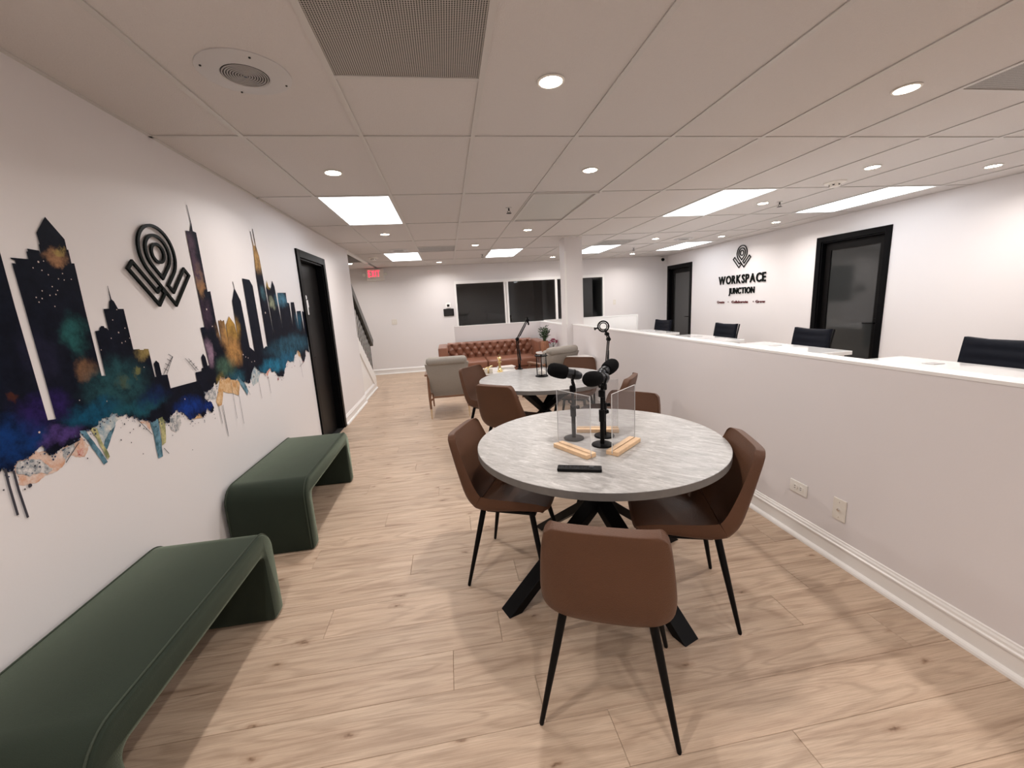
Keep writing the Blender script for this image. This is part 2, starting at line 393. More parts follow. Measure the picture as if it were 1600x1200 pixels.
# baseboards: profile with an ogee top and a quarter-round shoe
BP = [(0,0),(.033,0),(.032,.010),(.027,.018),(.018,.023),(.014,.024),(.014,.088),(.019,.092),(.019,.099),(.013,.104),(.012,.114),(.007,.121),(.006,.127),(0,.130)]
def baseboard(name, p0, p1, nrm):
    p0, p1, nrm = Vector((*p0, 0)), Vector((*p1, 0)), Vector((*nrm, 0)); b = B()
    R = [[p + nrm*d + Vector((0,0,z)) for d, z in BP] for p in (p0, p1)]
    b.rings(R); return struct(b.build(name, trim_m))
baseboard('baseboard_divider', (HALF_X, YF), (HALF_X, 6.40), (-1, 0))
baseboard('baseboard_left', (XL, YF), (XL, 4.52), (1, 0))
baseboard('baseboard_left_end', (XL, 5.515), (XL, 6.9), (1, 0))
baseboard('baseboard_back', (-2.6, YB), (XR, YB), (0, -1))
baseboard('baseboard_right', (XR, 5.60), (XR, 8.75), (-1, 0))
baseboard('baseboard_right_near', (XR, YF), (XR, 4.52), (-1, 0))
baseboard('baseboard_lounge', (1.88, 6.68), (1.88, 8.40), (-1, 0))
baseboard('baseboard_lounge_back', (.12, 8.40), (1.88, 8.40), (0, -1))
baseboard('baseboard_pillar', (1.86, 6.40), (1.957, 6.40), (0, -1))

# stairs seen past the end of the left wall
st = sroot('trim_stairs', (-1.5, 8.1, 0))
def stl(y): return 1.115 - .711 * (y - 6.9)          # top edge of the stringer
O = Vector((1.5, -8.1, 0))
def yzprism(b, poly, x0, x1):
    n = len(poly); b.add([Vector((x0, y, z)) + O for y, z in poly] + [Vector((x1, y, z)) + O for y, z in poly], [list(range(n)), list(range(n, 2*n))[::-1]] + [(i, (i+1)%n, n+(i+1)%n, n+i) for i in range(n)])
b = B(); yzprism(b, [(6.9, 0), (8.14, 0), (8.14, .20), (8.06, .27), (6.9, 1.09)], -1.50, -1.465); b.build('stair_panel', trim_m, st)
b = B(); yzprism(b, [(6.9, .86), (7.97, .10), (8.16, .10), (8.16, .225), (6.9, stl(6.9))], -1.51, -1.447); b.build('stringer', trim_m, st, bevel=.004)
b = B(); b.rings([[Vector((-1.465 + d, yv, z)) + O for d, z in BP] for yv in (6.9, 8.16)]); b.build('skirting', trim_m, st)
for k in range(9):
    b = B(); y1 = 7.95 - .262*k; b.box(-2.6+1.5, -1.505+1.5, y1-.29-8.1, y1-8.1, .186*k if k else 0, .186*(k+1)); b.build('step', carpet_m, st)
hr = thing('handrail', 'dark grey sloping handrail with thin black balusters beside the stairs', 'handrail', (-1.48, 8.0, .24))
dy = Vector((0, 1, -.747)).normalized(); nn = Vector((0, .747, 1)).normalized()
def P3(x, y, z): return Vector((x + 1.48, y - 8.0, z - .24))
c0 = Vector((0, 6.3, 2.3)); 
def rail_pt(y): return 1.78 - .747 * (y - 7.0) + .0
b = B(); R = []
for yv in (6.3, 8.235):
    c = P3(-1.47, yv, rail_pt(yv)); R.append([c + Vector((sx*.032, 0, 0)) + nn*sz*.068 for sx, sz in ((-1,-1),(1,-1),(1,1),(-1,1))])
b.rings(R); b.build('rail', plain('dark_grey_rail', (.045, .048, .043), .35), hr, bevel=.008)
for k in range(10):
    yv = 6.98 + k * .119
    B().tube([P3(-1.475, yv, stl(yv)-.005), P3(-1.475, yv, rail_pt(yv)-.04)], .007, 6).build('baluster', black_m, hr)

# ---------------------------------------------------------------- ceiling
cx = [XL] + GX + [XR]; cy = [YF] + GY + [YB]
b = B(); b.box(XL-WT, XR+WT, YF-WT, YB+WT, H+.12, H+.2); b.box(-2.72, XL, 8.70, YB+WT, H+.12, H+.2); b.box(-2.72, XL, 5.1, 8.7, 4.2, 4.3)
ceiling = struct(b.build('ceiling', wall_m))
B().box(-2.6, XL-.06, 8.60, YB, H-.001, H+.12).build('soffit_panel', tile_m, ceiling)
TROFF = [(-.991, 3.797), (-.991, 7.454), (.838, 7.454), (2.667, 3.797), (4.495, 3.797), (2.667, 7.454), (4.495, 7.454), (2.667, .139)]  # last panel is unseen, added to light the office side
UNLIT = [(.838, 3.797)]
VENTS = [(-.382, 1.358), (2.667, 1.358), (-.382, 6.844), (2.667, 6.844)]
def near(a, L): return any(abs(a[0]-q[0]) < .05 and abs(a[1]-q[1]) < .05 for q in L)
tcache = {}
def tile(x0, x1, y0, y1):
    w_, d_ = round(x1-x0, 3), round(y1-y0, 3)
    if (w_, d_) not in tcache:
        o = B().bbox(0, w_, 0, d_, .0, .016, .002, 1).build('ceiling_tile', tile_m, ceiling); tcache[(w_, d_)] = o.data
    else:
        o = bpy.data.objects.new('ceiling_tile', tcache[(w_, d_)]); COL.objects.link(o); o.parent = ceiling
    o.location = (x0, y0, H + .003); return o
troff_cells = []; vent_cells = []; unlit_cells = []
for i in range(len(cx)-1):
    for j in range(len(cy)-1):
        x0, x1, y0, y1 = cx[i]+.002, cx[i+1]-.002, cy[j]+.002, cy[j+1]-.002
        key = (cx[i], cy[j])
        if near(key, TROFF): troff_cells.append((x0, x1, y0, y1)); continue
        if near(key, UNLIT): unlit_cells.append((x0, x1, y0, y1)); continue
        v0 = near(key, VENTS); v1 = near((key[0], key[1]+.6096), VENTS) and y1-y0 > 1
        ym = cy[j] + .6096
        if v0: vent_cells.append((x0, x1, y0, ym-.002)); tile(x0, x1, ym+.002, y1)
        elif v1: vent_cells.append((x0, x1, ym+.002, y1)); tile(x0, x1, y0, ym-.002)
        else: tile(x0, x1, y0, y1)
GB = .0125
for x in GX:
    B().box(x-GB, x+GB, YF, YB, H-.0035, H+.002).build('grid_bar', grid_m, ceiling)
for yv in GY:
    for i in range(len(cx)-1):
        B().box(cx[i]+(GB if i else 0), cx[i+1]-GB, yv-GB, yv+GB, H-.003, H+.002).build('grid_bar', grid_m, ceiling)
for (x0, x1, y0, y1) in vent_cells:
    yb = y1+.002 if y1 - .5 < 2 and abs(y1-1.968) < .02 else (y0-.002 if abs(y0-6.844) > .02 else y1+.002)
    for yv in (y0-.002, y1+.002):
        if not any(abs(yv-g) < .03 for g in GY): B().box(x0-.002+GB, x1+.002-GB, yv-GB, yv+GB, H-.003, H+.002).build('grid_bar', grid_m, ceiling)
B().box(XL, XL+.018, YF, 6.9, H-.003, H+.002).build('wall_angle', grid_m, ceiling)
B().box(XR-.018, XR, YF, YB, H-.003, H+.002).build('wall_angle', grid_m, ceiling)
B().box(-1.49, XR, YB-.018, YB, H-.003, H+.002).build('wall_angle', grid_m, ceiling)
B().box(XL-.067, XL, 6.9, 8.70, H-.02, H+.12).build('opening_trim', trim_m, ceiling)

# ---------------------------------------------------------------- windows, doors
win = sroot('window_1', (0, YB, 0))
M_ = cap_m
def wbox(name, x0, x1, z0, z1, y0=-.02, y1=.05, mat=None): return B().box(x0, x1, y0, y1, z0, z1).build(name, mat or M_, win)
wbox('window_head', WIN[0]-.03, WIN[1]+.03, 1.965, 2.03); wbox('window_sill', WIN[0]-.03, WIN[1]+.03, .955, 1.0, -.035)
for a, c in ((WIN[0]-.03, WIN[0]+.012), (1.365, 1.41), (1.42, 1.47), (2.60, 2.655), (WIN[1]-.012, WIN[1]+.03)): wbox('window_mullion', a, c, 1.0, 1.965)
for a, c in ((.257, 1.365), (1.47, 2.60), (2.655, 3.788)):
    B().box(a, c, .012, .018, 1.0, 1.965).build('window_pane', tint_m, win)
B().box(1.475, 1.50, -.03, -.012, 1.04, 1.19).build('window_pull', black_m, win, bevel=.004)
# dark office behind the window
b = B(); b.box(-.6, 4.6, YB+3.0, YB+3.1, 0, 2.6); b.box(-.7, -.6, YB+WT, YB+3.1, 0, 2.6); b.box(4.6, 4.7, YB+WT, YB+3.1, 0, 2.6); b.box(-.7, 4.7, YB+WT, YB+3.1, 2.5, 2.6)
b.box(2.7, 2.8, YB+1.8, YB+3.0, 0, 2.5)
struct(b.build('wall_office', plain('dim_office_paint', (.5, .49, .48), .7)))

def door_frame(root, x, y0, y1, zt, w, sgn, depth):
    """frame around a wall opening, x = wall face, sgn = +1 room lies on +x"""
    t = .018 * sgn
    def bx(name, a, c, z0, z1, xa, xb): return B().box(min(xa, xb), max(xa, xb), a, c, z0, z1).build(name, blackp_m, root, bevel=.003)
    bx('casing', y0-w, y0+.004, 0, zt+w, x+t, x-.004*sgn); bx('casing', y1-.004, y1+w, 0, zt+w, x+t, x-.004*sgn); bx('casing', y0+.004, y1-.004, zt-.004, zt+w, x+t, x-.004*sgn)
    bx('jamb', y0, y0+.022, 0, zt, x, x-depth*sgn); bx('jamb', y1-.022, y1, 0, zt, x, x-depth*sgn); bx('jamb', y0+.022, y1-.022, zt-.022, zt, x, x-depth*sgn)
d1 = sroot('door_1', (0, 0, 0)); door_frame(d1, XL, 4.60, 5.435, 2.035, .072, 1, .12)
B().box(XL-.115, XL-.075, 4.624, 5.411, .006, 2.011).build('door_leaf', door_m, d1, bevel=.002)
# small white figure sign
b = B(); xs = XL - .075
MP = Matrix(((0, 0, 1, xs), (1, 0, 0, 4.905), (0, 1, 0, 1.565), (0, 0, 0, 1)))
b.prism([(.022*math.cos(a*PI/8), .078+.022*math.sin(a*PI/8)) for a in range(16)], 0, .005, MP)
b.prism([(-.038,.05),(.038,.05),(.048,-.03),(.034,-.03),(.026,.02),(.024,-.11),(.006,-.11),(0,-.04),(-.006,-.11),(-.024,-.11),(-.026,.02),(-.034,-.03),(-.048,-.03)], 0, .005, MP)
ps = b.build('restroom_sign', pict_m); tag(ps, 'small white person pictogram on the black door', 'sign')
B().box(XL-.075, XL-.068, 4.65, 4.70, .86, 1.06).build('handle_plate', black_m, d1, bevel=.002)
b = B(); b.tube([(XL-.068, 4.675, 1.0), (XL-.035, 4.675, 1.0), (XL-.03, 4.69, 1.0), (XL-.03, 4.78, 1.0)], .009); b.build('door_handle', black_m, d1, smooth=True)
for n, (y0, y1) in ((2, (4.60, 5.515)), (3, (8.84, 9.74))):
    d = sroot('door_%d' % n, (0, 0, 0)); door_frame(d, XR, y0, y1, 2.075, .07, -1, .12)
    lf = B(); a, c = y0+.024, y1-.024; X0, X1 = XR+.06, XR+.10
    lf.box(X0, X1, a, a+.085, .006, 2.05); lf.box(X0, X1, c-.085, c, .006, 2.05); lf.box(X0, X1, a+.085, c-.085, 1.95, 2.05); lf.box(X0, X1, a+.085, c-.085, .006, .25)
    dlf = lf.build('door_leaf', door_m, d)
    B().box(XR+.075, XR+.083, a+.085, c-.085, .25, 1.95).build('door_glass', smoke_m, dlf)
    b = B(); b.tube([(X0, a+.045, .94), (X0-.045, a+.045, .94), (X0-.05, a+.06, .94), (X0-.05, a+.175, .94)], .009); b.build('door_handle', black_m, dlf, smooth=True)
    B().box(X0-.008, X0, a+.02, a+.07, .80, 1.0).build('handle_plate', black_m, dlf, bevel=.002)
    struct(B().box(XR+WT+.02, XR+WT+.06, y0-.1, y1+.1, 0, 2.3).build('wall_behind_door', dark_m))

# ================================================================ CEILING FITTINGS
pos_txt = {(.533,1.968): 'nearest round warm downlight, just right of the return air grille', (2.362,1.968): 'large warm downlight at the upper right of the photo, near the dark grille'}
def make_down():
    t = thing('downlight', '', 'light', (0,0,0), 0, 'recessed downlights')
    B().lathe([(.061,.0),(.061,-.003),(.056,-.006),(.050,-.005),(.050,.0)], 28).build('trim_ring', plate_m, t, smooth=True)
    B().lathe([(.0005,-.0045),(.050,-.0045),(.050,-.001),(.0005,-.001)], 28).build('lens', down_m, t)
    return t
dl0 = make_down()
# the light each fitting gives: a disc lamp right under its lens
ld = bpy.data.lights.new('downlight_glow', 'AREA'); ld.shape = 'DISK'; ld.size = .09; ld.energy = DOWN_W; ld.color = (1.0, .935, .89); ld.spread = math.radians(155)
dl_labels = ['nearest warm downlight, in the tile right of the large return grille', 'large warm downlight at upper right beside the dark ceiling grille', 'bright downlight on the left above the skyline mural, before the first fluorescent panel',
 'downlight in the middle of the ceiling above the near round table', 'downlight left of the smoke detector on the right side of the ceiling', 'rightmost downlight, close to the right wall and the frame edge', 'downlight beside the sprinkler between the two long fluorescent panels',
 'downlight behind the left fluorescent panel, above the restroom door', 'downlight behind the unlit ceiling panel', 'downlight against the right wall above the wall sign, nearer of two', 'centre downlight left of the far middle fluorescent panel', 'downlight past the first divider desks, left of the far right speaker',
 'small downlight near the right wall before the farthest right fluorescent panel', 'farthest small downlight over the sofa, left of the middle panel', 'farthest small downlight just left of the pillar top', 'farthest small downlight right of the pillar, above the light switch']
for k, (x, y) in enumerate(DOWN):
    lab = dl_labels[k] if k < len(dl_labels) else ('small downlight in the stair opening ceiling beside the exit sign' if k == len(DOWN)-1 else ['downlight over the near green bench, behind the camera', 'downlight over the nearest desk, behind the camera', 'farthest downlight back behind the camera', 'downlight nearly above the camera', 'downlight behind the camera beyond the divider wall', 'downlight behind the camera along the left wall'][k-16])
    if k == 0: dl0.location = (x, y, H+.001); dl0['label'] = lab
    else: dup(dl0, (x, y, H+.001), 0, lab)
    lo = bpy.data.objects.new('downlight_glow', ld); COL.objects.link(lo); lo.location = (x, y, H-.012)
tl = {(-.991,3.797): 'square-looking bright fluorescent panel on the left above the restroom door', (-.991,7.454): 'bright fluorescent panel at the far left near the exit sign', (.838,7.454): 'bright fluorescent panel at the back centre, left of the pillar', (2.667,3.797): 'long bright fluorescent panel right of centre, left of the smoke detector',
      (4.495,3.797): 'long bright fluorescent panel running beside the right wall', (2.667,7.454): 'fluorescent panel partly hidden behind the top of the pillar', (4.495,7.454): 'farthest right fluorescent panel near the wall logo'}
def troffer(x0, x1, y0, y1, lit, label):
    t = thing('ceiling_light_panel', label, 'light panel', ((x0+x1)/2, (y0+y1)/2, H), 0, 'fluorescent ceiling panels')
    hw, hd = (x1-x0)/2, (y1-y0)/2
    for a in ((-hw, -hw+.022, -hd, hd), (hw-.022, hw, -hd, hd), (-hw+.022, hw-.022, -hd, -hd+.022), (-hw+.022, hw-.022, hd-.022, hd)):
        B().box(*a, -.002 if lit else -.012, .016).build('frame', grid_m, t)
    B().box(-hw+.022, hw-.022, -hd+.022, hd-.022, .004, .010).build('lens', lens_m if lit else plain('unlit_lens', (.56, .555, .53), .5), t)
for (x0, x1, y0, y1) in troff_cells:
    lab = next((v for k, v in tl.items() if abs(k[0]-x0) < .05 and abs(k[1]-y0) < .05), 'fluorescent panel behind the camera')
    troffer(x0, x1, y0, y1, True, lab)
for c in unlit_cells: troffer(*c, False, 'unlit grey ceiling panel with raised edges behind the near sprinkler')
vl = ['large perforated return air grille at the top centre of the photo', 'perforated air grille at the upper right edge of the photo', 'small dark perforated grille at the back above the sofa', 'dark perforated grille right of the pillar top']
for (x0, x1, y0, y1) in vent_cells:
    i = min(range(4), key=lambda k: abs(VENTS[k][0]-x0) + abs(VENTS[k][1]-y0))
    t = thing('air_grille', vl[i], 'vent', ((x0+x1)/2, (y0+y1)/2, H), 0, 'ceiling air grilles')
    hw, hd = (x1-x0)/2, (y1-y0)/2
    B().box(-hw+.008, hw-.008, -hd+.008, hd-.008, .001, .003).build('perforated_face', perf_m, t)
    for a in ((-hw, -hw+.008, -hd, hd), (hw-.008, hw, -hd, hd), (-hw+.008, hw-.008, -hd, -hd+.008), (-hw+.008, hw-.008, hd-.008, hd)): B().box(*a, -.001, .012).build('frame', dark_m, t)
# ceiling speakers
spk_face = perf_m
def speaker(x, y, label):
    t = thing('ceiling_speaker', label, 'speaker', (x, y, H+.003), 0, 'round ceiling speakers')
    bz = B().lathe([(.0005,-.0095),(.085,-.0095),(.088,-.012),(.15,-.010),(.165,-.004),(.165,.0),(.0005,.0)], 48).build('bezel', plain('speaker_grey', (.58, .575, .58), .45), t, smooth=True)
    g = B()
    for k in range(9):
        r0 = .009*k + .004; g.lathe([(r0, -.0095), (r0, -.0125), (r0+.0045, -.0125), (r0+.0045, -.0095)], 36)
    g.build('grille', vent_m, bz)
    B().lathe([(.0005,-.0098),(.084,-.0098),(.084,-.0090),(.0005,-.0090)], 36).build('cone', dark_m, t)
    B().lathe([(.0005,-.0145),(.006,-.0145),(.007,-.0095),(.0005,-.0095)], 12).build('badge', chrome_m, bz)
    for k in range(4): B().lathe([(.0005,-.0135),(.004,-.0135),(.0045,-.0105),(.0005,-.0105)], 8, (.145*math.cos(k*PI/2+.5), .145*math.sin(k*PI/2+.5), 0)).build('screw', dark_m, bz)
speaker(-.705, 1.96, 'large round grey ceiling speaker at the upper left'); speaker(-.69, 7.15, 'faint round ceiling speaker far left before the far panel'); speaker(4.19, 7.0, 'round ceiling speaker near the far right fluorescent panel')
# smoke detectors, sprinklers
def detector(x, y, label):
    t = thing('smoke_detector', label, 'smoke detector', (x, y, H+.003))
    B().lathe([(.0005,-.012),(.085,-.012),(.09,-.006),(.09,0),(.0005,0)], 28).build('base', plate_m, t, smooth=True)
    sn = B().lathe([(.0005,-.045),(.035,-.045),(.042,-.038),(.05,-.012),(.0005,-.012)], 24).build('sensor', plate_m, t, smooth=True)
    for k in range(6):
        a = k*PI/3; B().box(-.008, .008, .038, .046, -.034, -.02, Matrix.Rotation(a, 4, 'Z')).build('slot', dark_m, sn)
detector(3.68, 3.62, 'round smoke detector between the long panels on the right'); detector(-1.22, 8.0, 'small round detector on the ceiling above the exit sign')
for x, y, l in ((.70, 4.35, 'small sprinkler head in front of the unlit ceiling panel'), (3.75, 4.36, 'sprinkler head right of the downlight near the long panels'), (3.73, 8.0, 'far sprinkler head right of the pillar'), (.75, 8.1, 'tiny far sprinkler head left of the back centre panel')):
    t = thing('sprinkler', l, 'sprinkler', (x, y, H+.003), 0, 'ceiling sprinklers')
    B().lathe([(.0005,-.006),(.028,-.006),(.03,0),(.0005,0)], 18).build('collar', grid_m, t)
    b = B(); b.tube([(0,0,-.005),(0,0,-.03)], .007, 8); b.tube([(.004,0,-.028),(.016,0,-.038),(.004,0,-.052)], .0025, 6); b.tube([(-.004,0,-.028),(-.016,0,-.038),(-.004,0,-.052)], .0025, 6); b.build('frame', dark_m, t)
    B().lathe([(.0005,-.056),(.026,-.056),(.026,-.053),(.0005,-.053)], 12).build('deflector', dark_m, t)

# ================================================================ LEFT WALL MURAL
SKY_TOP=[(1.359,1.86),(1.653,1.86),(1.653,1.695),(1.652,1.531),(1.656,1.136),(1.686,1.132),(1.686,1.262),(1.684,1.531),(1.682,1.677),(1.695,1.677),(1.695,1.688),(1.682,1.691),(1.681,1.695),(1.744,1.697),(1.744,1.722),(1.75,1.724),(1.75,1.733),(1.793,1.732),(1.796,1.722),(1.798,1.754),(1.802,1.755),(1.801,1.795),(1.852,1.859),(1.912,1.789),(1.911,1.751),(1.917,1.751),(1.916,1.7),(1.929,1.701),(1.926,1.531),(1.926,1.252),(1.946,1.249),(1.948,1.426),(1.948,1.435),(1.97,1.436),(1.974,1.446),(1.985,1.454),(1.998,1.453),(2.0,1.446),(2.009,1.444),(2.018,1.434),(2.018,1.524),(2.047,1.525),(2.057,1.555),(2.066,1.562),(2.068,1.622),(2.07,1.622),(2.073,1.565),(2.084,1.557),(2.098,1.524),(2.13,1.524),(2.132,1.341),(2.17,1.339),(2.172,1.335),(2.196,1.332),(2.198,1.337),(2.228,1.334),(2.23,1.197),(2.241,1.196),(2.243,1.261),(2.262,1.274),(2.279,1.259),(2.28,1.198),(2.322,1.194),(2.323,1.122),(2.554,1.119),(2.555,1.169),(2.617,1.167),(2.62,1.183),(2.639,1.183),(2.638,1.245),(2.662,1.264),(2.68,1.24),(2.685,1.188),(2.705,1.19),(2.689,1.414),(2.734,1.416),(2.732,1.457),(2.73,1.962),(2.772,1.966),(2.794,2.012),(2.788,2.113),(2.792,2.114),(2.802,2.013),(2.802,1.971),(2.834,1.968),(2.836,1.625),(2.867,1.629),(2.867,1.453),(2.884,1.278),(2.895,1.452),(2.909,1.444),(2.92,1.455),(2.938,1.443),(2.963,1.45),(2.972,1.287),(2.977,1.419),(3.034,1.473),(3.09,1.419),(3.105,1.32),(3.114,1.573),(3.175,1.659),(3.165,1.704),(3.173,1.705),(3.18,1.657),(3.235,1.575),(3.248,1.247),(3.312,1.209),(3.316,1.736),(3.426,1.733),(3.464,1.69),(3.471,1.215),(3.521,1.229),(3.544,1.219),(3.554,1.773),(3.588,1.999),(3.577,2.103),(3.586,2.105),(3.601,2.001),(3.628,2.004),(3.623,2.128),(3.633,2.13),(3.641,1.999),(3.668,1.927),(3.705,1.186),(3.702,1.685),(3.736,1.749),(3.752,1.698),(3.794,1.683),(3.846,1.753),(3.877,1.704),(3.909,1.339),(3.919,1.655),(4.112,1.662),(4.109,1.575),(4.156,1.569),(4.164,1.348),(4.2,1.578),(4.283,1.579),(4.308,1.305),(4.324,1.495),(4.434,1.497),(4.463,1.221),(4.474,1.494),(4.527,1.486),(4.511,1.129)]
SKY_BOT=[(4.509,1.084),(4.426,1.119),(4.276,1.024),(4.235,1.113),(4.168,1.14),(4.014,1.043),(3.924,1.081),(3.809,1.007),(3.739,0.955),(3.601,1.025),(3.521,1.107),(3.411,1.031),(3.268,1.107),(3.121,1.014),(3.021,1.082),(2.895,1.102),(2.793,1.109),(2.736,1.065),(2.733,1.088),(2.683,1.058),(2.596,1.053),(2.59,1.011),(2.656,0.952),(2.651,0.925),(2.618,0.928),(2.599,0.955),(2.547,0.913),(2.509,0.958),(2.456,0.927),(2.417,0.935),(2.384,0.977),(2.34,1.008),(2.278,0.994),(2.235,0.968),(2.218,1.001),(2.135,1.001),(2.089,1.024),(2.041,1.054),(2.004,1.072),(1.957,1.086),(1.935,1.095),(1.858,1.08),(1.805,1.056),(1.763,1.064),(1.701,1.033),(1.659,1.02),(1.639,1.014),(1.62,1.039),(1.612,1.058),(1.584,1.047),(1.56,1.035),(1.514,1.036),(1.499,1.009),(1.469,1.031),(1.359,1.018)]
PATCH={'salmon': [[(1.583,1.045),(1.651,1.041),(1.626,1.032),(1.633,1.008),(1.7,1.029),(1.76,1.063),(1.793,0.997),(1.761,0.96),(1.723,0.974),(1.706,0.985),(1.68,0.972),(1.649,0.952),(1.58,0.946),(1.503,0.958),(1.507,0.998),(1.51,1.037)],[(2.115,1.015),(2.135,1.001),(2.123,0.955),(2.068,1.015)]],'smoke': [[(1.525,1.036),(1.561,1.026),(1.613,0.985),(1.629,0.965),(1.604,0.953),(1.545,0.969),(1.512,0.991)],[(1.677,1.018),(1.739,1.029),(1.725,0.997),(1.682,0.976),(1.677,1.0)],[(2.585,1.05),(2.718,1.045),(2.712,0.984),(2.613,0.995)],[(2.311,0.986),(2.352,0.975),(2.345,0.918),(2.289,0.897),(2.262,0.923),(2.267,0.959)]],'wash': [[(1.836,1.066),(1.929,1.096),(1.987,1.076),(1.938,1.042),(1.858,0.985),(1.845,0.999)],[(3.231,1.101),(3.356,1.084),(3.292,0.984),(3.203,0.968),(3.166,1.048)],[(3.525,1.118),(3.582,1.051),(3.809,1.007),(3.753,0.952),(3.619,0.998)]],'teal': [[(1.765,1.063),(1.791,1.063),(1.854,0.902),(1.833,0.899)],[(1.936,1.038),(1.86,0.949),(1.846,0.964),(1.892,1.015)],[(2.133,1.003),(2.191,1.008),(2.165,0.812),(2.133,0.813)],[(2.502,0.962),(2.547,0.913),(2.584,0.953)],[(2.984,1.088),(3.04,1.079),(3.115,0.953),(3.09,0.922)],[(4.018,1.096),(4.134,1.15),(4.043,1.026)]],'olive': [[(1.811,1.064),(1.843,1.05),(1.869,0.92),(1.856,0.912),(1.845,0.959)],[(2.191,1.008),(2.236,1.015),(2.224,0.934),(2.204,0.869),(2.177,0.863),(2.19,0.935)]],'ochre': [[(2.793,1.109),(2.85,1.1),(2.756,0.933),(2.714,0.932),(2.7,0.964)],[(2.867,1.097),(3.024,1.037),(2.98,0.945),(2.905,0.976),(2.807,1.004),(2.792,1.036)],[(4.172,1.149),(4.244,1.161),(4.249,1.055),(4.191,1.076)],[(2.475,0.959),(2.505,0.959),(2.537,0.911),(2.455,0.925)]],'rose': [[(3.465,1.102),(3.534,1.105),(3.534,1.035),(3.452,1.001),(3.423,1.029)],[(1.735,0.998),(1.766,0.997),(1.762,0.965),(1.732,0.971)]]}
DRIPS=[([(1.477,1.024),(1.474,0.971),(1.473,0.866)],0.008),([(1.499,1.009),(1.497,0.945),(1.5,0.843)],0.008),([(2.715,0.949),(2.721,0.824)],0.003),([(2.75,0.93),(2.759,0.726)],0.003),([(2.905,1.053),(2.899,0.806)],0.003),([(2.976,1.04),(2.972,0.75)],0.003),([(2.717,0.942),(2.721,0.822)],0.003),([(2.763,0.931),(2.759,0.726)],0.003),([(3.292,0.984),(3.296,0.856)],0.003),([(4.199,1.033),(4.216,0.862)],0.003),([(4.31,1.005),(4.173,0.974)],0.003),([(3.464,0.999),(3.463,0.86)],0.003),([(3.109,0.955),(3.128,0.919)],0.003),([(2.056,1.031),(2.127,0.936)],0.003),([(2.182,0.849),(2.208,0.811)],0.003),([(1.748,1.022),(1.677,0.968)],0.003),([(2.292,1.199),(2.387,1.278)],0.003),([(2.317,1.197),(2.39,1.278)],0.003),([(2.359,1.295),(2.39,1.276)],0.003),([(2.342,1.272),(2.371,1.255)],0.003),([(2.321,1.251),(2.35,1.234)],0.003),([(2.305,1.229),(2.33,1.212)],0.003),([(2.489,1.257),(2.562,1.176)],0.003),([(2.516,1.253),(2.583,1.178)],0.003),([(2.518,1.233),(2.54,1.238)],0.003),([(2.54,1.212),(2.56,1.22)],0.003),([(2.555,1.192),(2.579,1.199)],0.003)]
DOTS=[(1.98,1.027,0.003),(2.022,0.993,0.003),(2.062,0.995,0.003),(1.999,0.984,0.003),(1.943,0.968,0.003),(1.993,0.94,0.003),(2.044,0.869,0.003),(2.389,0.767,0.003),(2.26,0.889,0.003),(2.083,0.978,0.003),(2.055,1.038,0.0035),(1.534,0.941,0.0072),(1.516,0.937,0.003),(1.568,0.998,0.0037),(1.585,1.003,0.0032),(1.766,0.951,0.003),(1.882,1.064,0.003),(1.912,1.061,0.003),(1.83,1.046,0.0035),(1.9,1.022,0.003),(1.98,1.03,0.0035),(1.942,0.969,0.003),(1.455,0.962,0.003),(2.617,0.994,0.0044),(2.367,0.974,0.0057),(2.487,0.892,0.003),(2.653,0.874,0.003),(2.652,0.873,0.0033),(3.228,1.033,0.008),(3.291,0.918,0.0036)]
REDS=[(3.641,0.944,0.0114),(3.454,0.987,0.0064),(3.415,1.008,0.0041),(3.887,1.034,0.005),(3.975,0.995,0.0045),(4.049,0.998,0.0053),(4.29,1.008,0.0078),(1.737,0.978,0.003)]
STARS=[(1.751,1.668,0.003),(1.782,1.662,0.003),(1.863,1.657,0.003),(1.84,1.636,0.003),(1.863,1.633,0.003),(1.895,1.638,0.003),(1.806,1.606,0.003),(1.762,1.589,0.003),(1.824,1.593,0.003),(1.788,1.574,0.003),(1.813,1.578,0.003),(1.733,1.565,0.0032),(1.754,1.562,0.003),(1.739,1.549,0.003),(1.796,1.534,0.003),(1.798,1.696,0.003),(1.777,1.691,0.0043),(1.803,1.648,0.003),(2.051,1.477,0.0035),(2.109,1.439,0.0038),(2.067,1.422,0.0046),(2.072,1.376,0.0038),(2.094,1.381,0.003),(2.019,1.4,0.0035),(2.087,1.521,0.0035),(2.123,1.393,0.003),(1.953,1.357,0.003),(2.171,1.253,0.0035),(1.919,1.146,0.0032),(2.414,1.045,0.0049),(1.796,1.177,0.003),(1.919,1.145,0.003),(1.613,1.104,0.0048),(3.129,1.206,0.0077),(3.159,1.186,0.0058),(3.192,1.175,0.0058),(3.281,1.14,0.0063),(3.235,1.141,0.0047),(3.605,1.488,0.0108),(2.785,1.519,0.0071),(2.812,1.416,0.0052)]
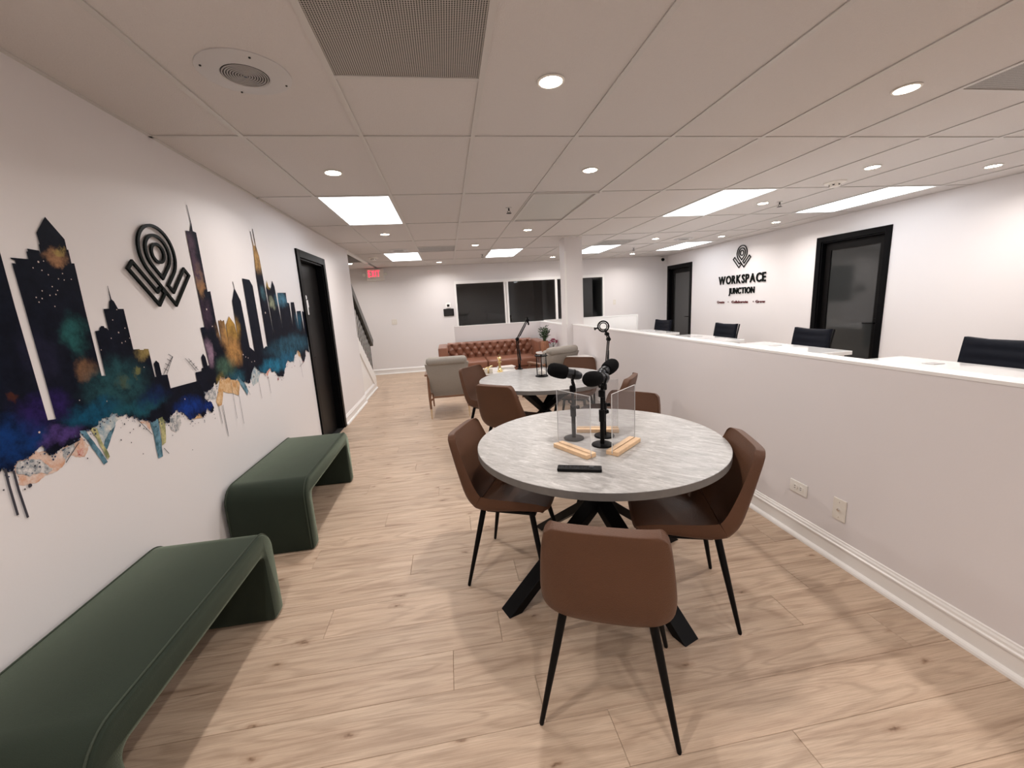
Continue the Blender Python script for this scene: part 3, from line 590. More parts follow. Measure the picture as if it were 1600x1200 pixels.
BLOBS=[(1.853,1.709,0.047,0.031,(0.62,0.33,0.17)),(1.875,1.73,0.022,0.015,(0.6,0.45,0.15)),(1.854,1.424,0.058,0.073,(0.03,0.16,0.16)),(1.864,1.297,0.047,0.04,(0.32,0.17,0.09)),(2.034,1.212,0.04,0.035,(0.28,0.3,0.1)),(2.006,1.203,0.168,0.101,(0.03,0.12,0.14)),(2.194,1.317,0.046,0.032,(0.5,0.38,0.14)),(2.137,1.242,0.024,0.017,(0.25,0.25,0.1)),(1.518,1.102,0.121,0.075,(0.01,0.06,0.26)),(1.69,1.065,0.08,0.031,(0.14,0.08,0.34)),(1.659,1.174,0.096,0.065,(0.04,0.02,0.16)),(1.86,1.111,0.126,0.045,(0.01,0.13,0.25)),(2.081,1.076,0.185,0.037,(0.02,0.14,0.19)),(2.436,0.982,0.123,0.053,(0.01,0.06,0.38)),(2.615,0.96,0.057,0.028,(0.01,0.05,0.34)),(2.771,1.7,0.037,0.098,(0.75,0.48,0.24)),(2.776,1.637,0.034,0.038,(0.6,0.3,0.12)),(2.756,1.897,0.06,0.082,(0.12,0.07,0.11)),(2.764,1.754,0.061,0.112,(0.12,0.07,0.11)),(2.731,1.274,0.041,0.074,(0.45,0.3,0.42)),(2.78,1.494,0.056,0.083,(0.1,0.06,0.1)),(3.608,1.925,0.083,0.11,(0.75,0.45,0.17)),(2.926,1.37,0.071,0.088,(0.6,0.33,0.14)),(3.042,1.397,0.094,0.091,(0.72,0.42,0.1)),(3.012,1.245,0.093,0.09,(0.72,0.38,0.13)),(2.878,1.148,0.109,0.071,(0.1,0.2,0.14)),(2.792,1.059,0.058,0.058,(0.4,0.3,0.08)),(3.984,1.599,0.121,0.066,(0.12,0.34,0.5)),(3.767,1.569,0.059,0.047,(0.45,0.5,0.35)),(3.748,1.714,0.033,0.032,(0.6,0.4,0.1)),(3.611,1.058,0.263,0.06,(0.03,0.28,0.48)),(4.054,1.186,0.488,0.09,(0.04,0.15,0.23)),(3.931,1.083,0.183,0.066,(0.03,0.2,0.36)),(3.623,1.643,0.049,0.061,(0.08,0.2,0.25)),(2.997,1.065,0.103,0.05,(0.03,0.17,0.25)),(3.269,1.019,0.081,0.045,(0.03,0.2,0.3)),(3.271,1.68,0.029,0.023,(0.04,0.06,0.08)),(1.567,1.241,0.016,0.017,(0.1,0.03,0.02)),(1.687,1.354,0.071,0.088,(0.02,0.02,0.05)),(2.196,1.105,0.111,0.045,(0.01,0.03,0.12)),(4.338,1.41,0.09,0.085,(0.02,0.12,0.2))]

mural = thing('wall_mural', 'printed city skyline mural in dark blue with watercolour splashes, on the left wall', 'mural', (XL, 2.5, 1.3))
def vnoise_edge(pts, amp, depth=3, seed=1):
    r = random.Random(seed); out = list(pts)
    for d in range(depth):
        q = []
        for a, c in zip(out[:-1], out[1:]):
            L = math.hypot(c[0]-a[0], c[1]-a[1]); n = (-(c[1]-a[1])/(L+1e-6), (c[0]-a[0])/(L+1e-6)); k = r.uniform(-1, 1)*amp*min(L, .12)
            q += [a, ((a[0]+c[0])/2 + n[0]*k, (a[1]+c[1])/2 + n[1]*k)]
        q.append(out[-1]); out = q
    return out
def decal(b, poly, x): b.add([(x, p[0]-2.5, p[1]-1.3) for p in poly], [list(range(len(poly)))])
def mural_mat():
    m, nt, b = newmat('mural_print'); N = nt.nodes; L = nt.links
    tc = N.new('ShaderNodeTexCoord')
    n1 = N.new('ShaderNodeTexNoise'); n1.inputs['Scale'].default_value = 7; n1.inputs['Detail'].default_value = 8; n1.inputs['Roughness'].default_value = .7; L.new(tc.outputs['Object'], n1.inputs['Vector'])
    s = N.new('ShaderNodeVectorMath'); s.operation = 'SUBTRACT'; s.inputs[1].default_value = (.5, .5, .5); L.new(n1.outputs['Color'], s.inputs[0])
    sc = N.new('ShaderNodeVectorMath'); sc.operation = 'SCALE'; sc.inputs['Scale'].default_value = .16; L.new(s.outputs[0], sc.inputs[0])
    P = N.new('ShaderNodeVectorMath'); L.new(tc.outputs['Object'], P.inputs[0]); L.new(sc.outputs[0], P.inputs[1])
    n2 = N.new('ShaderNodeTexNoise'); n2.inputs['Scale'].default_value = 14; n2.inputs['Detail'].default_value = 8; n2.inputs['Roughness'].default_value = .75; L.new(tc.outputs['Object'], n2.inputs['Vector'])
    r0 = ramp(nt, [(.3, (.002, .003, .008)), (.62, (.006, .008, .018)), (.8, (.016, .022, .042))]); L.new(n2.outputs['Fac'], r0.inputs[0])
    cur = r0.outputs[0]
    gm = N.new('ShaderNodeMapRange'); gm.inputs['From Min'].default_value = .32; gm.inputs['From Max'].default_value = .62; gm.inputs['To Min'].default_value = .15; gm.inputs['To Max'].default_value = 1.1; L.new(n2.outputs['Fac'], gm.inputs['Value'])
    for (y, z, ry, rz, col) in BLOBS:
        mp = N.new('ShaderNodeVectorMath'); mp.operation = 'SUBTRACT'; mp.inputs[1].default_value = (0, y-2.5, z-1.3); L.new(P.outputs[0], mp.inputs[0])
        dv = N.new('ShaderNodeVectorMath'); dv.operation = 'DIVIDE'; dv.inputs[1].default_value = (1e6, max(ry, .012)*1.25, max(rz, .012)*1.25); L.new(mp.outputs[0], dv.inputs[0])
        ln = N.new('ShaderNodeVectorMath'); ln.operation = 'LENGTH'; L.new(dv.outputs[0], ln.inputs[0])
        mr = N.new('ShaderNodeMapRange'); mr.interpolation_type = 'SMOOTHSTEP'; mr.inputs['From Min'].default_value = 1.15; mr.inputs['From Max'].default_value = .35; L.new(ln.outputs['Value'], mr.inputs['Value'])
        mu = N.new('ShaderNodeMath'); mu.operation = 'MULTIPLY'; mu.use_clamp = True; L.new(mr.outputs[0], mu.inputs[0]); L.new(gm.outputs[0], mu.inputs[1])
        mx = N.new('ShaderNodeMix'); mx.data_type = 'RGBA'; L.new(mu.outputs[0], mx.inputs['Factor']); L.new(cur, mx.inputs['A']); mx.inputs['B'].default_value = (*[c*.62 for c in col], 1)
        cur = mx.outputs['Result']
    L.new(cur, b.inputs['Base Color']); b.inputs['Roughness'].default_value = .5; b.inputs['Specular IOR Level'].default_value = .06
    return m
mural_m = mural_mat()
def wash(name, c1, c2, scale=22, lo=.40, hi=.62):
    m, nt, b = newmat(name); N = nt.nodes; L = nt.links
    tc = N.new('ShaderNodeTexCoord'); n = N.new('ShaderNodeTexNoise'); n.inputs['Scale'].default_value = scale; n.inputs['Detail'].default_value = 8; n.inputs['Roughness'].default_value = .7
    L.new(tc.outputs['Object'], n.inputs['Vector']); r = ramp(nt, [(lo, c1), (hi, c2)]); L.new(n.outputs['Fac'], r.inputs[0]); L.new(r.outputs[0], b.inputs['Base Color']); b.inputs['Roughness'].default_value = .45
    return m
PM = dict(salmon=wash('salmon_wash', (.62, .34, .22), (.74, .64, .58)), smoke=wash('grey_wash', (.12, .16, .19), (.66, .64, .63), 40, .38, .58), wash=wash('pale_blue_wash', (.22, .34, .42), (.68, .67, .62), 20),
          teal=wash('teal_print', (.02, .09, .13), (.14, .30, .40), 26), olive=wash('olive_print', (.16, .19, .08), (.60, .55, .28), 26), ochre=wash('ochre_print', (.52, .27, .09), (.74, .55, .34), 20), rose=wash('rose_print', (.55, .2, .15), (.74, .58, .52), 30))
k = 0
for key in ('salmon', 'rose', 'wash', 'smoke', 'ochre', 'teal', 'olive'):
    for poly in PATCH[key]:
        b = B(); k += 1; decal(b, vnoise_edge(poly + [poly[0]], .16 if key in ('salmon', 'smoke', 'wash', 'rose') else .05, 3, k)[:-1], .0006 + .00011*k)
        b.build('paint_splash', PM[key], mural)
bot = vnoise_edge(SKY_BOT, .42, 4, 11)
b = B(); decal(b, SKY_TOP + SKY_BOT, .0034); b.build('skyline', mural_m, mural)
fr_ = random.Random(12); b = B(); kk = 0
for a, c in zip(SKY_BOT[:-1], SKY_BOT[1:]):
    pts_ = [a, c]
    for d_ in range(4):
        q = []
        for p, s_ in zip(pts_[:-1], pts_[1:]):
            L_ = math.hypot(s_[0]-p[0], s_[1]-p[1]) + 1e-6; n_ = (-(s_[1]-p[1])/L_, (s_[0]-p[0])/L_); k_ = fr_.uniform(-.12, .38)*min(L_, .09)
            q += [p, ((p[0]+s_[0])/2 + n_[0]*k_, (p[1]+s_[1])/2 + n_[1]*k_)]
        q.append(pts_[-1]); pts_ = q
    L_ = math.hypot(c[0]-a[0], c[1]-a[1]) + 1e-6; n_ = (-(c[1]-a[1])/L_*.012, (c[0]-a[0])/L_*.012)
    kk += 1; decal(b, pts_ + [(c[0]-n_[0], c[1]-n_[1]), (a[0]-n_[0], a[1]-n_[1])], .0036 + .000012*kk)
b.build('paint_fringe', mural_m, mural)['kind'] = 'stuff'
rs = random.Random(5)
# feathered blue spatter along the lower edge
b = B()
for (a, c) in zip(SKY_BOT[:-1], SKY_BOT[1:]):
    L_ = math.hypot(c[0]-a[0], c[1]-a[1])
    for q in range(int(L_*130)):
        t_ = rs.random(); yy_ = a[0]+(c[0]-a[0])*t_; zz_ = a[1]+(c[1]-a[1])*t_ - abs(rs.gauss(0, .022)); r_ = rs.uniform(.0012, .0045); n_ = 6
        decal(b, [(yy_+r_*rs.uniform(.6, 1.3)*math.cos(2*PI*i/n_), zz_+r_*rs.uniform(.6, 1.3)*math.sin(2*PI*i/n_)) for i in range(n_)], .0044)
b.build('paint_spatter', plain('spatter_print', (.015, .035, .09), .5), mural)['kind'] = 'stuff'
def ribbon(b, pts, w_, x):
    for a, c in zip(pts[:-1], pts[1:]):
        L_ = math.hypot(c[0]-a[0], c[1]-a[1]); n = (-(c[1]-a[1])/L_*w_/2, (c[0]-a[0])/L_*w_/2)
        decal(b, [(a[0]-n[0], a[1]-n[1]), (c[0]-n[0], c[1]-n[1]), (c[0]+n[0], c[1]+n[1]), (a[0]+n[0], a[1]+n[1])], x)
drip_m = plain('drip_print', (.03, .03, .045), .5)
for pts, w_ in DRIPS:
    b = B(); ribbon(b, pts, w_, .0046); b.build('paint_drip', drip_m, mural)
def dots(L_, mat, name, x):
    b = B()
    for y, z, r_ in L_:
        n_ = 9; decal(b, [(y+r_*rs.uniform(.8, 1.15)*math.cos(2*PI*i/n_), z+r_*rs.uniform(.8, 1.15)*math.sin(2*PI*i/n_)) for i in range(n_)], x)
    b.build(name, mat, mural)['kind'] = 'stuff'
dots(DOTS, drip_m, 'paint_dots', .0048); dots(REDS, plain('red_spatter', (.22, .02, .03), .5), 'red_dots', .0048); dots([(y, z, r_*.8) for y, z, r_ in STARS], plain('light_speck_print', (.62, .50, .46), .5), 'light_specks', .0050)

# ================================================================ SIGNS
def logo(name, label, M, s=1.0, sw=.0142, dep=.016, mat=None):
    """monoline pin-and-W emblem in the plane of M (x right, y up, z out of the wall)"""
    t = thing(name, label, 'sign', M.translation)
    Mi = Matrix.Translation(-M.translation) @ M
    def arc(r, a0, a1, n): return [(r*math.cos(math.radians(a0+(a1-a0)*i/n)), r*math.sin(math.radians(a0+(a1-a0)*i/n))) for i in range(n+1)]
    def stroke(name, pts, closed):
        pts = [Vector((p[0]*s, p[1]*s, 0)) for p in pts]; n = len(pts); R = []
        for i in range(n):
            if closed: a, c = pts[i-1], pts[(i+1) % n]
            else: a, c = pts[max(i-1, 0)], pts[min(i+1, n-1)]
            d1 = (pts[i]-a).normalized() if (pts[i]-a).length > 1e-6 else None; d2 = (c-pts[i]).normalized() if (c-pts[i]).length > 1e-6 else None
            if d1 is None: d1 = d2
            if d2 is None: d2 = d1
            n1 = Vector((-d1.y, d1.x, 0)); n2 = Vector((-d2.y, d2.x, 0)); mm = (n1+n2).normalized(); k = 1/max(.5, mm.dot(n1)); off = mm*k*sw*s/2
            R.append([Mi @ (pts[i]-off+Vector((0,0,.006))), Mi @ (pts[i]+off+Vector((0,0,.006))), Mi @ (pts[i]+off+Vector((0,0,dep))), Mi @ (pts[i]-off+Vector((0,0,dep)))])
        if closed: R.append(R[0])
        b = B(); b.rings(R, cap=not closed); b.build(name, mat or sign_m, t)
    stroke('ring', arc(.045, 0, 345, 23), True)
    stroke('pin', arc(.087, -45, 225, 30) + [(0, -.123)], True)
    stroke('outer_band', arc(.133, -45, 225, 34)[::1] + [(.065, -.257), (.229, -.093), (.193, -.060), (.064, -.190), (.031, -.157)], True)
    stroke('left_limb', [(-.038, -.170), (-.062, -.193), (-.195, -.060), (-.231, -.094), (-.067, -.257), (-.008, -.198), (-.026, -.182)], False)
    for px, py in ((.045, 0), (-.087, 0), (.087, 0), (0, .133), (.2, -.12), (-.15, -.175)):
        pass
    return t
ML = Matrix(((0, 0, 1, XL), (1, 0, 0, 2.43), (0, 1, 0, 1.80), (0, 0, 0, 1)))
logo('wall_logo', 'black raised pin-shaped line emblem on the left wall above the mural', ML)
MRW = Matrix(((0, 0, -1, XR), (-1, 0, 0, 7.175), (0, 1, 0, 2.135), (0, 0, 0, 1)))
logo('wall_logo', 'small black line emblem above the lettering on the far right wall', MRW, 1.0, sw=.0155)
def letters(text, width, height, y_left, z_base, mat, dep, root, gap=.12, space=.5, off=.0, extra={}):
    """each character its own raised mesh on the right wall"""
    meshes = []
    dg = bpy.context.evaluated_depsgraph_get()
    for ch in text:
        if ch == ' ': meshes.append(None); continue
        cu = bpy.data.curves.new('t', 'FONT'); cu.body = ch; cu.size = 1; cu.extrude = .5; cu.offset = off; cu.resolution_u = 3
        o = bpy.data.objects.new('t', cu); COL.objects.link(o); dg = bpy.context.evaluated_depsgraph_get(); me = bpy.data.meshes.new_from_object(o.evaluated_get(dg))
        bpy.data.objects.remove(o); meshes.append(me)
    bbs = [(min(v.co.x for v in m.vertices), max(v.co.x for v in m.vertices)) if m else (0, space) for m in meshes]
    tot = sum(c-a for a, c in bbs) + gap*(len(text)-1); sx = width/tot; sy = height/.73
    x = 0
    for ch, m, (a, c) in zip(text, meshes, bbs):
        if m:
            for v in m.vertices:
                px, py, pz = (v.co.x-a)*sx + x, v.co.y*sy, .004 + (v.co.z+.5)*dep
                v.co = Vector((XR - pz, y_left - px, z_base + py)) - root.location
            m.name = 'letter'; m.materials.clear(); m.materials.append(mat)
            o = bpy.data.objects.new('letter', m); COL.objects.link(o); o.parent = root
        x += (c-a+gap)*sx
sg = thing('wall_lettering', 'large black raised word WORKSPACE on the right wall', 'sign', (XR, 7.18, 1.65))
letters('WORKSPACE', 1.262, .158, 7.815, 1.595, sign_m, .014, sg, off=.022)
sg = thing('wall_lettering', 'smaller black raised word JUNCTION under WORKSPACE', 'sign', (XR, 7.15, 1.43))
letters('JUNCTION', .690, .112, 7.495, 1.405, sign_m, .014, sg, off=.030)
sg = thing('wall_lettering', 'dark red tagline Create Collaborate Grow under the wall sign', 'sign', (XR, 7.17, 1.25))
letters('Create', .225, .047, 7.845, 1.228, tag_m, .008, sg, off=.022, gap=.08); letters('\u2022', .02, .047, 7.515, 1.228, tag_m, .008, sg)
letters('Collaborate', .445, .047, 7.405, 1.228, tag_m, .008, sg, off=.022, gap=.08); letters('\u2022', .02, .047, 6.835, 1.228, tag_m, .008, sg)
letters('Grow', .225, .047, 6.765, 1.228, tag_m, .008, sg, off=.022, gap=.08)

# exit sign on the back wall with two lamp heads
ex = thing('exit_sign', 'red lit EXIT sign with two emergency lamp heads near the stairs', 'sign', (-1.50, YB, 2.12))
B().bbox(-.185, .185, -.055, 0, 0, .255, .008, 2).build('housing', plate_m, ex)
B().box(-.19, .19, -.065, 0, -.006, .05).build('battery_box', plate_m, ex, bevel=.004)
for s_ in (-1, 1):
    b = B(); b.tube([(s_*.17, -.03, .14), (s_*.215, -.04, .14)], .012, 8); b.build('lamp_arm', plate_m, ex)
    b = B(); b.lathe([(.0005,0),(.028,0),(.038,.03),(.036,.045),(.0005,.045)], 18, (s_*.23, -.045, .14), (0, -1, -.2)); b.build('lamp_head', lampglass_m, ex, smooth=True)
def exit_letter(strokes, x):
    b = B()
    for (x0, z0, x1, z1) in strokes:
        d = Vector((x1-x0, 0, z1-z0)); L_ = d.length; d.normalize(); n = Vector((-d.z, 0, d.x))*.0095
        p0 = Vector((x+x0, -.059, .085+z0)); p1 = Vector((x+x1, -.059, .085+z1))
        b.rings([[p-n, p+n, p+n+Vector((0,.005,0)), p-n+Vector((0,.005,0))] for p in (p0, p1)])
    b.build('letter', exit_m, ex)
h_ = .135; w_ = .052
exit_letter([(0.009,0,.009,h_),(0,.0095,w_,.0095),(0,h_/2,w_*.85,h_/2),(0,h_-.0095,w_,h_-.0095)], -.143)
exit_letter([(.004,0,w_+.004,h_),(w_+.004,0,.004,h_)], -.072)
exit_letter([(.012,0,.012,h_)], .005)
exit_letter([(.03,0,.03,h_),(0,h_-.0095,.06,h_-.0095)], .042)

# thermostat and tablet, switches, camera
t = thing('thermostat', 'small square white thermostat with a dark dial, on the back wall', 'thermostat', (.045, YB, 1.49))
bo = B().bbox(-.062, .062, -.022, 0, -.058, .058, .008, 2).build('body', cap_m, t); B().bbox(-.028, .028, -.026, -.02, -.026, .026, .006, 1).build('display', screen_m, bo)
t = thing('wall_tablet', 'black control tablet on the back wall below the thermostat', 'tablet', (.045, YB, 1.335))
B().bbox(-.118, .118, -.028, 0, -.082, .082, .010, 2).build('case', black_m, t); B().box(-.105, .105, -.0295, -.027, -.07, .07).build('screen', screen_m, t)
def plate_sw(loc, rz, label, gangs):
    t = thing('light_switch', label, 'switch', loc, rz)
    w2 = .036 + .023*(gangs-1)
    B().bbox(-w2, w2, -.008, 0, -.06, .06, .004, 2).build('plate', ivory_m, t)
    for g in range(gangs):
        x = (g-(gangs-1)/2)*.046; B().box(x-.006, x+.006, -.018, -.008, -.012, .014).build('toggle', plate_m, t)
plate_sw((-1.20, YB, 1.19), 0, 'beige double light switch on the back wall left of the sofa', 2)
plate_sw((4.09, YB, 1.35), 0, 'beige light switch on the back wall right of the window', 1)
t = thing('security_camera', 'small white camera with a black eye, high in the far right corner', 'camera', (5.33, YB, 2.33))
B().lathe([(.0005,0),(.045,0),(.045,.03),(.03,.05),(.0005,.05)], 20, (0,0,0), (0,-1,0)).build('mount', plate_m, t, smooth=True)
B().lathe([(.0005,.045),(.034,.045),(.036,.09),(.02,.105),(.0005,.107)], 20, (0,0,-.008), (-.2,-1,-.25)).build('lens_ball', black_m, t, smooth=True)
# outlets on the divider wall, facing -x
def outlet(y, z, horiz, label, duplex):
    t = thing('wall_outlet', label, 'outlet', (HALF_X, y, z), -PI/2)
    w2, h2 = (.060, .037) if horiz else (.037, .060)
    B().bbox(-w2, w2, -.006, 0, -h2, h2, .0035, 2).build('plate', ivory_m if not duplex else plate_m, t)
    if duplex:
        for s_ in (-1, 1):
            sk = B().lathe([(.0005,0),(.017,0),(.017,.003),(.0005,.003)], 18, (s_*.020, -.006, 0), (0,-1,0)).build('socket', plate_m, t)
            for q in (-.006, .006): B().box(s_*.020-.0045+.0, s_*.020+.0045, -.0102, -.0088, q-.0012, q+.0012).build('slot', dark_m, sk)
    else:
        B().lathe([(.0005,0),(.0075,0),(.0075,.006),(.0045,.006),(.0045,.010),(.0005,.010)], 14, (0, -.006, 0), (0,-1,0)).build('jack', chrome_m, t)
        for s_ in (-1, 1): B().lathe([(.0005,0),(.003,0),(.0025,.0012),(.0005,.0012)], 10, (0, -.006, s_*.042), (0,-1,0)).build('screw', chrome_m, t)
outlet(1.988, .297, True, 'horizontal white duplex power outlet low on the divider wall', True)
outlet(1.728, .291, False, 'vertical ivory cable jack plate low on the divider wall, right of the outlet', False)

# ================================================================ BENCHES
def bench(label, loc, L_=1.12, D=.475, Hh=.455, T=.105, R=.115):
    t = thing('bench', label, 'bench', loc, 0, 'green velvet benches')
    def outer(k): return [(-L_/2, 0)] + [(-L_/2+R-R*math.cos(a*PI/2/k), Hh-R+R*math.sin(a*PI/2/k)) for a in range(k+1)] + [(L_/2-R+R*math.sin(a*PI/2/k), Hh-R+R*math.cos(a*PI/2/k)) for a in range(k+1)] + [(L_/2, 0)]
    r2 = .03
    inner = [(L_/2-T, 0)] + [(L_/2-T-r2+r2*math.cos(a*PI/8), Hh-T-r2+r2*math.sin(a*PI/8)) for a in range(5)] + [(-L_/2+T+r2-r2*math.sin(a*PI/8), Hh-T-r2+r2*math.cos(a*PI/8)) for a in range(5)] + [(-L_/2+T, 0)]
    poly = outer(8) + inner
    # split in quads: profile swept across the depth
    M = Matrix(((0, 0, 1, -D/2), (1, 0, 0, 0), (0, 1, 0, 0), (0, 0, 0, 1)))
    b = B(); b.prism(poly, 0, D, M); o = b.build('upholstery', velvet_m, t, smooth=.6, bevel=.022)
    for x in (-D/2+.018, D/2-.018):
        pts = [(x, y, z+.001) for y, z in outer(8)]
        pts[0] = (x, -L_/2, .02); pts[-1] = (x, L_/2, .02)
        B().tube(pts, .0035, 6).build('piping', seam_m, t)
    return t
bench('dark green velvet bench in the near left corner, partly out of frame', (-1.178, 1.485, 0), 1.08)
bench('green velvet bench farther along the left wall, before the black door', (-1.178, 3.09, 0), 1.13)

# ================================================================ ROUND TABLES
def star_table(label, loc, rot, R=.61):
    t = thing('round_table', label, 'table', loc, 0, 'round meeting tables')
    B().lathe([(.0005,.716),(R-.001,.716),(R,.718),(R,.748),(R-.001,.7495),(.0005,.7495)], 96).build('tabletop', stone_m, t, smooth=.5)
    B().lathe([(R-.0005,.717),(R+.0008,.717),(R+.0008,.7485),(R-.0005,.7485)], 96, cap=False).build('edge_band', stone_edge_m, t, smooth=.5)
    for k in range(4):
        a = rot + k*PI/2; d = Vector((math.cos(a), math.sin(a), 0)); n = Vector((-d.y, d.x, 0))
        off = n*(.012 if k % 2 else -.012)*0
        p0 = d*.55; p1 = -d*.36 + Vector((0,0,.716)); s = d*.035
        b = B(); 
        b.rings([[p - n*.042 - s, p + n*.042 - s, p + n*.042 + s, p - n*.042 + s] for p in (p0, p1)])
        o = b.build('leg', black_m, t, bevel=.003)
        if k % 2: o.location = (0, 0, 0)
    B().lathe([(.0005,.700),(.32,.700),(.32,.716),(.0005,.716)], 32).build('mounting_plate', black_m, t)
    return t
star_table('round grey stone-look table in front, holding the microphones and acrylic shields', (.704, 1.929, 0), math.radians(20.5))
star_table('farther round grey table with the hourglass on it', (.849, 3.763, 0), math.radians(42), .605)

# ================================================================ DINING CHAIRS
def shell_points():
    # side profile (y forward, z up) from the front edge of the seat to the top of the back
    return [(.228,.446,.178),(.218,.464,.196),(.18,.470,.208),(.10,.462,.216),(.03,.450,.219),(-.05,.436,.220),(-.11,.430,.220),(-.155,.440,.219),(-.188,.474,.217),(-.204,.525,.215),(-.218,.59,.208),(-.234,.655,.200),(-.249,.72,.191),(-.261,.765,.184),(-.268,.796,.176),(-.271,.812,.158)]
def make_chair(label, loc, rz, group):
    t = thing('dining_chair', label, 'chair', loc, rz, group)
    prof = shell_points(); NU = 14; b = B(); grid = []
    for i, (y, z, w_) in enumerate(prof):
        a = prof[max(i-1, 0)]; c = prof[min(i+1, len(prof)-1)]
        tg = Vector((0, c[0]-a[0], c[1]-a[1])).normalized(); nr = Vector((0, -tg.z, tg.y)); nr = -nr if nr.z < -.2 or (abs(nr.z) <= .9 and nr.y < 0 and i > 6) else nr
        if i > 6 and nr.y < 0: nr = -nr
        row_ = []
        f = i/(len(prof)-1); f0 = min(1, f/.22); lift = .024 + .060*math.exp(-((f-.46)/.22)**2)
        for j in range(NU+1):
            u = -1 + 2*j/NU; uu = math.sin(u*PI/2)
            p = Vector((uu*w_, y - (1-f0)*.02*abs(u)**4, z)) + nr*lift*f0*abs(u)**3
            if i >= len(prof)-3: p.z -= .010*abs(u)**6
            row_.append(p)
        grid.append((row_, nr))
    th = .038; n = NU+1
    top = [p for r, nr in grid for p in r]; bott = [p - nr*th for r, nr in grid for p in r]
    b.v = [tuple(p) for p in top+bott]; K = len(top); m_ = len(grid)
    for i in range(m_-1):
        for j in range(NU):
            q = [i*n+j, i*n+j+1, (i+1)*n+j+1, (i+1)*n+j]; b.f.append(q); b.f.append([K+x for x in q[::-1]])
    for i in range(m_-1):
        for j in (0, NU): q = [i*n+j, (i+1)*n+j, K+(i+1)*n+j, K+i*n+j]; b.f.append(q)
    for i in (0, m_-1):
        for j in range(NU): b.f.append([i*n+j, i*n+j+1, K+i*n+j+1, K+i*n+j])
    b.m = [0]*len(b.f)
    # back (upper rows) and seat (lower rows) as two parts meeting at a seam
    def part(name, i0, i1):
        o = B(); idx = {}
        def g(k):
            if k not in idx: idx[k] = len(o.v); o.v.append(b.v[k])
            return idx[k]
        for i in range(i0, i1):
            for j in range(NU):
                q = [i*n+j, i*n+j+1, (i+1)*n+j+1, (i+1)*n+j]
                o.f.append([g(x) for x in q]); o.f.append([g(K+x) for x in q[::-1]])
            for j in (0, NU): o.f.append([g(i*n+j), g((i+1)*n+j), g(K+(i+1)*n+j), g(K+i*n+j)])
        for i in (i0, i1):
            for j in range(NU): o.f.append([g(i*n+j), g(i*n+j+1), g(K+i*n+j+1), g(K+i*n+j)])
        o.m = [0]*len(o.f); ob = o.build(name, leather_m, t)
        bv = ob.modifiers.new('bevel', 'BEVEL'); bv.width = .011; bv.segments = 3; bv.limit_method = 'ANGLE'; bv.angle_limit = .9
        for p in ob.data.polygons: p.use_smooth = True
        ss = ob.modifiers.new('sub', 'SUBSURF'); ss.levels = 1; ss.render_levels = 1
        return ob
    part('seat', 0, 7); part('backrest', 7, m_-1)
    B().box(-.16, .16, -.11, .15, .398, .412).build('under_frame', black_m, t, bevel=.003)
    for sx in (-1, 1):
        for sy, yy2 in ((1, .213), (-1, -.213)):
            p0 = Vector((sx*.145, sy*.125 if sy > 0 else -.13, .412)); p1 = Vector((sx*.225, yy2, 0))
            B().tube([p0, p0.lerp(p1, .3), p1 + Vector((0,0,.006)), p1], [.0155, .0145, .0085, .007], 10).build('leg', black_m, t, smooth=.9)
    return t
def face(fx, fy): return math.atan2(fy, fx) - PI/2
G1 = 'brown chairs around the near table'; G2 = 'brown chairs around the far table'
ch = make_chair('brown leather chair nearest the camera, seen from behind', (.50, 1.281, 0), face(.40, .917), G1)
for (x, y, fx, fy, lab, g) in [(.285, 2.085, .911, -.412, 'brown leather chair at the left side of the near table', G1), (1.004, 1.666, -.944, .329, 'brown leather chair at the right side of the near table', G1),
    (1.03, 2.44, -.72, -.69, 'brown chair behind the near table, close to the divider wall', G1), (.50, 3.50, .64, .77, 'brown chair with its back to us at the left of the far table', G2),
    (.40, 4.25, .75, -.66, 'brown chair at the far left of the farther table, before the armchair', G2), (1.31, 4.30, -.55, -.83, 'brown chair on the far side of the farther table, before the grey armchair', G2),
    (1.25, 3.36, -.80, .60, 'brown chair at the right of the far table, seen edge-on by the divider wall', G2)]:
    dup(ch, (x, y, 0), face(fx, fy), lab, g)

